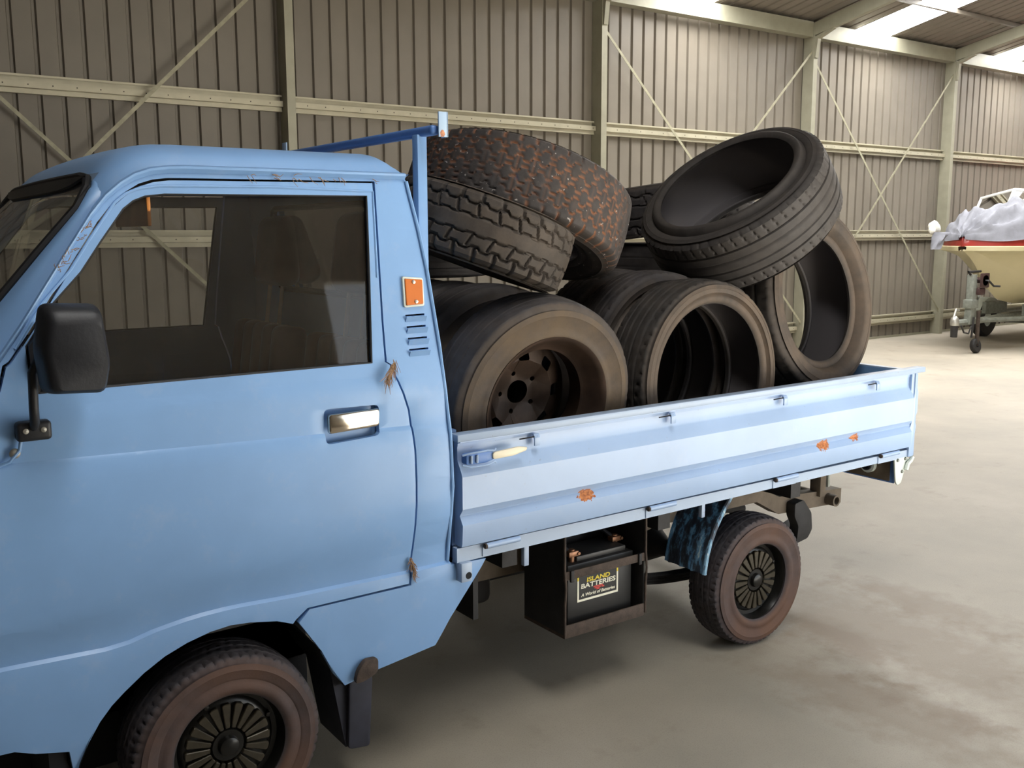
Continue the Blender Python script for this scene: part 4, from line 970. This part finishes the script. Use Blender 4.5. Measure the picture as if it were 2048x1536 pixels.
for i in range(10):
    s = i/9; row = []
    for j in range(12):
        a = 2*math.pi*j/12; rr = .10*(1-.35*s)*(1+.25*math.sin(3*a+5*s)); row.append(bm.verts.new((BX-.16-.16*s+rr*math.cos(a)*.8, BY+.22+rr*math.sin(a), 1.66-.24*s)))
    rows.append(row)
for a, b in zip(rows, rows[1:]):
    for k in range(12): bm.faces.new((a[k], a[(k+1) % 12], b[(k+1) % 12], b[k]))
bm.faces.new(rows[-1]); bm.faces.new(rows[0]); o = fromb('tarp_tail', bm, M['tarp'], tp, 60)
bm = bmesh.new(); bmesh.ops.create_icosphere(bm, subdivisions=3, radius=.085)
for v in bm.verts: v.co = Vector((v.co.x*1.0, v.co.y*.9, v.co.z*1.0))*(1+.28*math.sin(41*v.co.x+27*v.co.z)+.12*math.sin(60*v.co.y+9)); v.co += Vector((BX-.14, BY+.36, 1.71))
o = fromb('rag', bm, M['rag'], None, 60); tag(o, 'white rag bundled at the tip of the boat bow', 'cloth')
# trailer
tr = empty('boat_trailer', (13.6, BY, 0), 'galvanised boat trailer with winch post and jockey wheel under the cream boat', 'trailer')
TY = 4.90
tube('drawbar', [(12.62, TY, .43), (13.3, TY+.05, .43), (14.4, BY, .43), (17.0, BY, .45)], .045, M['galv'], tr, 8)
for sy in (-.55, .55): tube('side_rail', [(13.3, TY+.05, .43), (14.5, BY+sy, .43), (17.0, BY+sy, .43)], .035, M['galv'], tr, 8)
lathe('coupling', [(0, .0), (.055, 0), (.06, .04), (.05, .10), (.02, .13), (0, .14)], 16, M['steelbright'], tr, Matrix.Translation((12.58, TY, .40)), False)
tube('coupling_lever', [(12.55, TY, .50), (12.60, TY, .62), (12.66, TY, .60)], .018, M['steelbright'], tr, 8)
lathe('coupling_cup', [(0, -.16), (.045, -.16), (.05, 0), (0, 0)], 14, M['darksteel'], tr, Matrix.Translation((12.58, TY, .40)), False)
prism('winch_post', [(12.87, .40), (13.00, .40), (13.02, .70), (12.99, 1.08), (12.90, 1.08), (12.90, .70)], 1, TY-.05, TY+.05, M['galv'], tr, .008)
box('post_collar', 12.86, 13.04, TY-.065, TY+.065, .62, .74, M['galv'], tr, .01)
lathe('winch_drum', [(0, -.09), (.075, -.09), (.075, -.075), (.04, -.07), (.04, .07), (.075, .075), (.075, .09), (0, .09)], 18, M['winch'], tr, Matrix.Translation((13.10, TY-.02, 1.00)) @ Matrix.Rotation(R_(90), 4, 'X'), False)
box('winch_frame', 12.98, 13.20, TY-.11, TY-.09, .90, 1.10, M['winch'], tr, .01)
box('winch_frame', 12.98, 13.14, TY-.10, TY+.06, .80, .90, M['winch'], tr, .02)
tube('winch_crank', [(13.10, TY-.11, 1.0), (13.10, TY-.15, 1.0), (13.24, TY-.15, .92), (13.24, TY-.24, .92)], .014, M['darksteel'], tr, 8)
tube('post_brace', [(13.02, TY, .62), (13.25, TY+.03, .85)], .022, M['galv'], tr, 8)
tube('bow_roller_arm', [(12.90, TY, 1.08), (12.84, TY, 1.12), (13.15, TY, 1.12)], .016, M['darksteel'], tr, 8)
tube('jockey_leg', [(13.04, TY-.07, .58), (13.05, TY-.07, .10)], .026, M['rusty'], tr, 10)
tube('jockey_clamp_post', [(12.93, TY-.07, .50), (12.90, TY-.07, .22)], .014, M['darksteel'], tr, 8)
lathe('jockey_wheel', [(.03, -.03), (.09, -.032), (.10, -.02), (.10, .02), (.09, .032), (.03, .03)], 24, M['darksteel'], tr, Matrix.Translation((13.02, TY-.07, .10)) @ Matrix.Rotation(R_(80), 4, 'X'))
tube('safety_chain', [(12.66, TY-.05, .40), (12.72, TY-.06, .30), (12.82, TY-.07, .28), (12.90, TY-.06, .38)], .012, M['darksteel'], tr, 6)
for sy in (-.85, .85):
    T = Matrix.Translation((15.3, BY+sy, .28)) @ Matrix.Rotation(R_(90), 4, 'X')
    lathe('trailer_wheel', [(.12, -.08), (.25, -.085), (.28, -.06), (.28, .06), (.25, .085), (.12, .08)], 32, M['darksteel'], tr, T)
    lathe('trailer_rim', [(0, .05), (.06, .06), (.13, .07), (.13, -.07), (0, -.07)], 24, M['white'], tr, T, False)
    bm = bmesh.new(); vs = []
    for a in np.linspace(0, math.pi, 13): vs.append([bm.verts.new((15.3+.34*math.cos(a), BY+sy+d, .30+.33*math.sin(a))) for d in (-.11, .11)])
    for a, b in zip(vs, vs[1:]): bm.faces.new((a[0], a[1], b[1], b[0]))
    fromb('mudguard', bm, M['white'], tr, 50)
tube('trailer_axle', [(15.3, BY-.85, .28), (15.3, BY+.85, .28)], .03, M['galv'], tr, 8)
for sy in (-.3, .3): box('boat_support', 14.3, 14.9, BY+sy-.03, BY+sy+.03, .45, .62, M['galv'], tr)
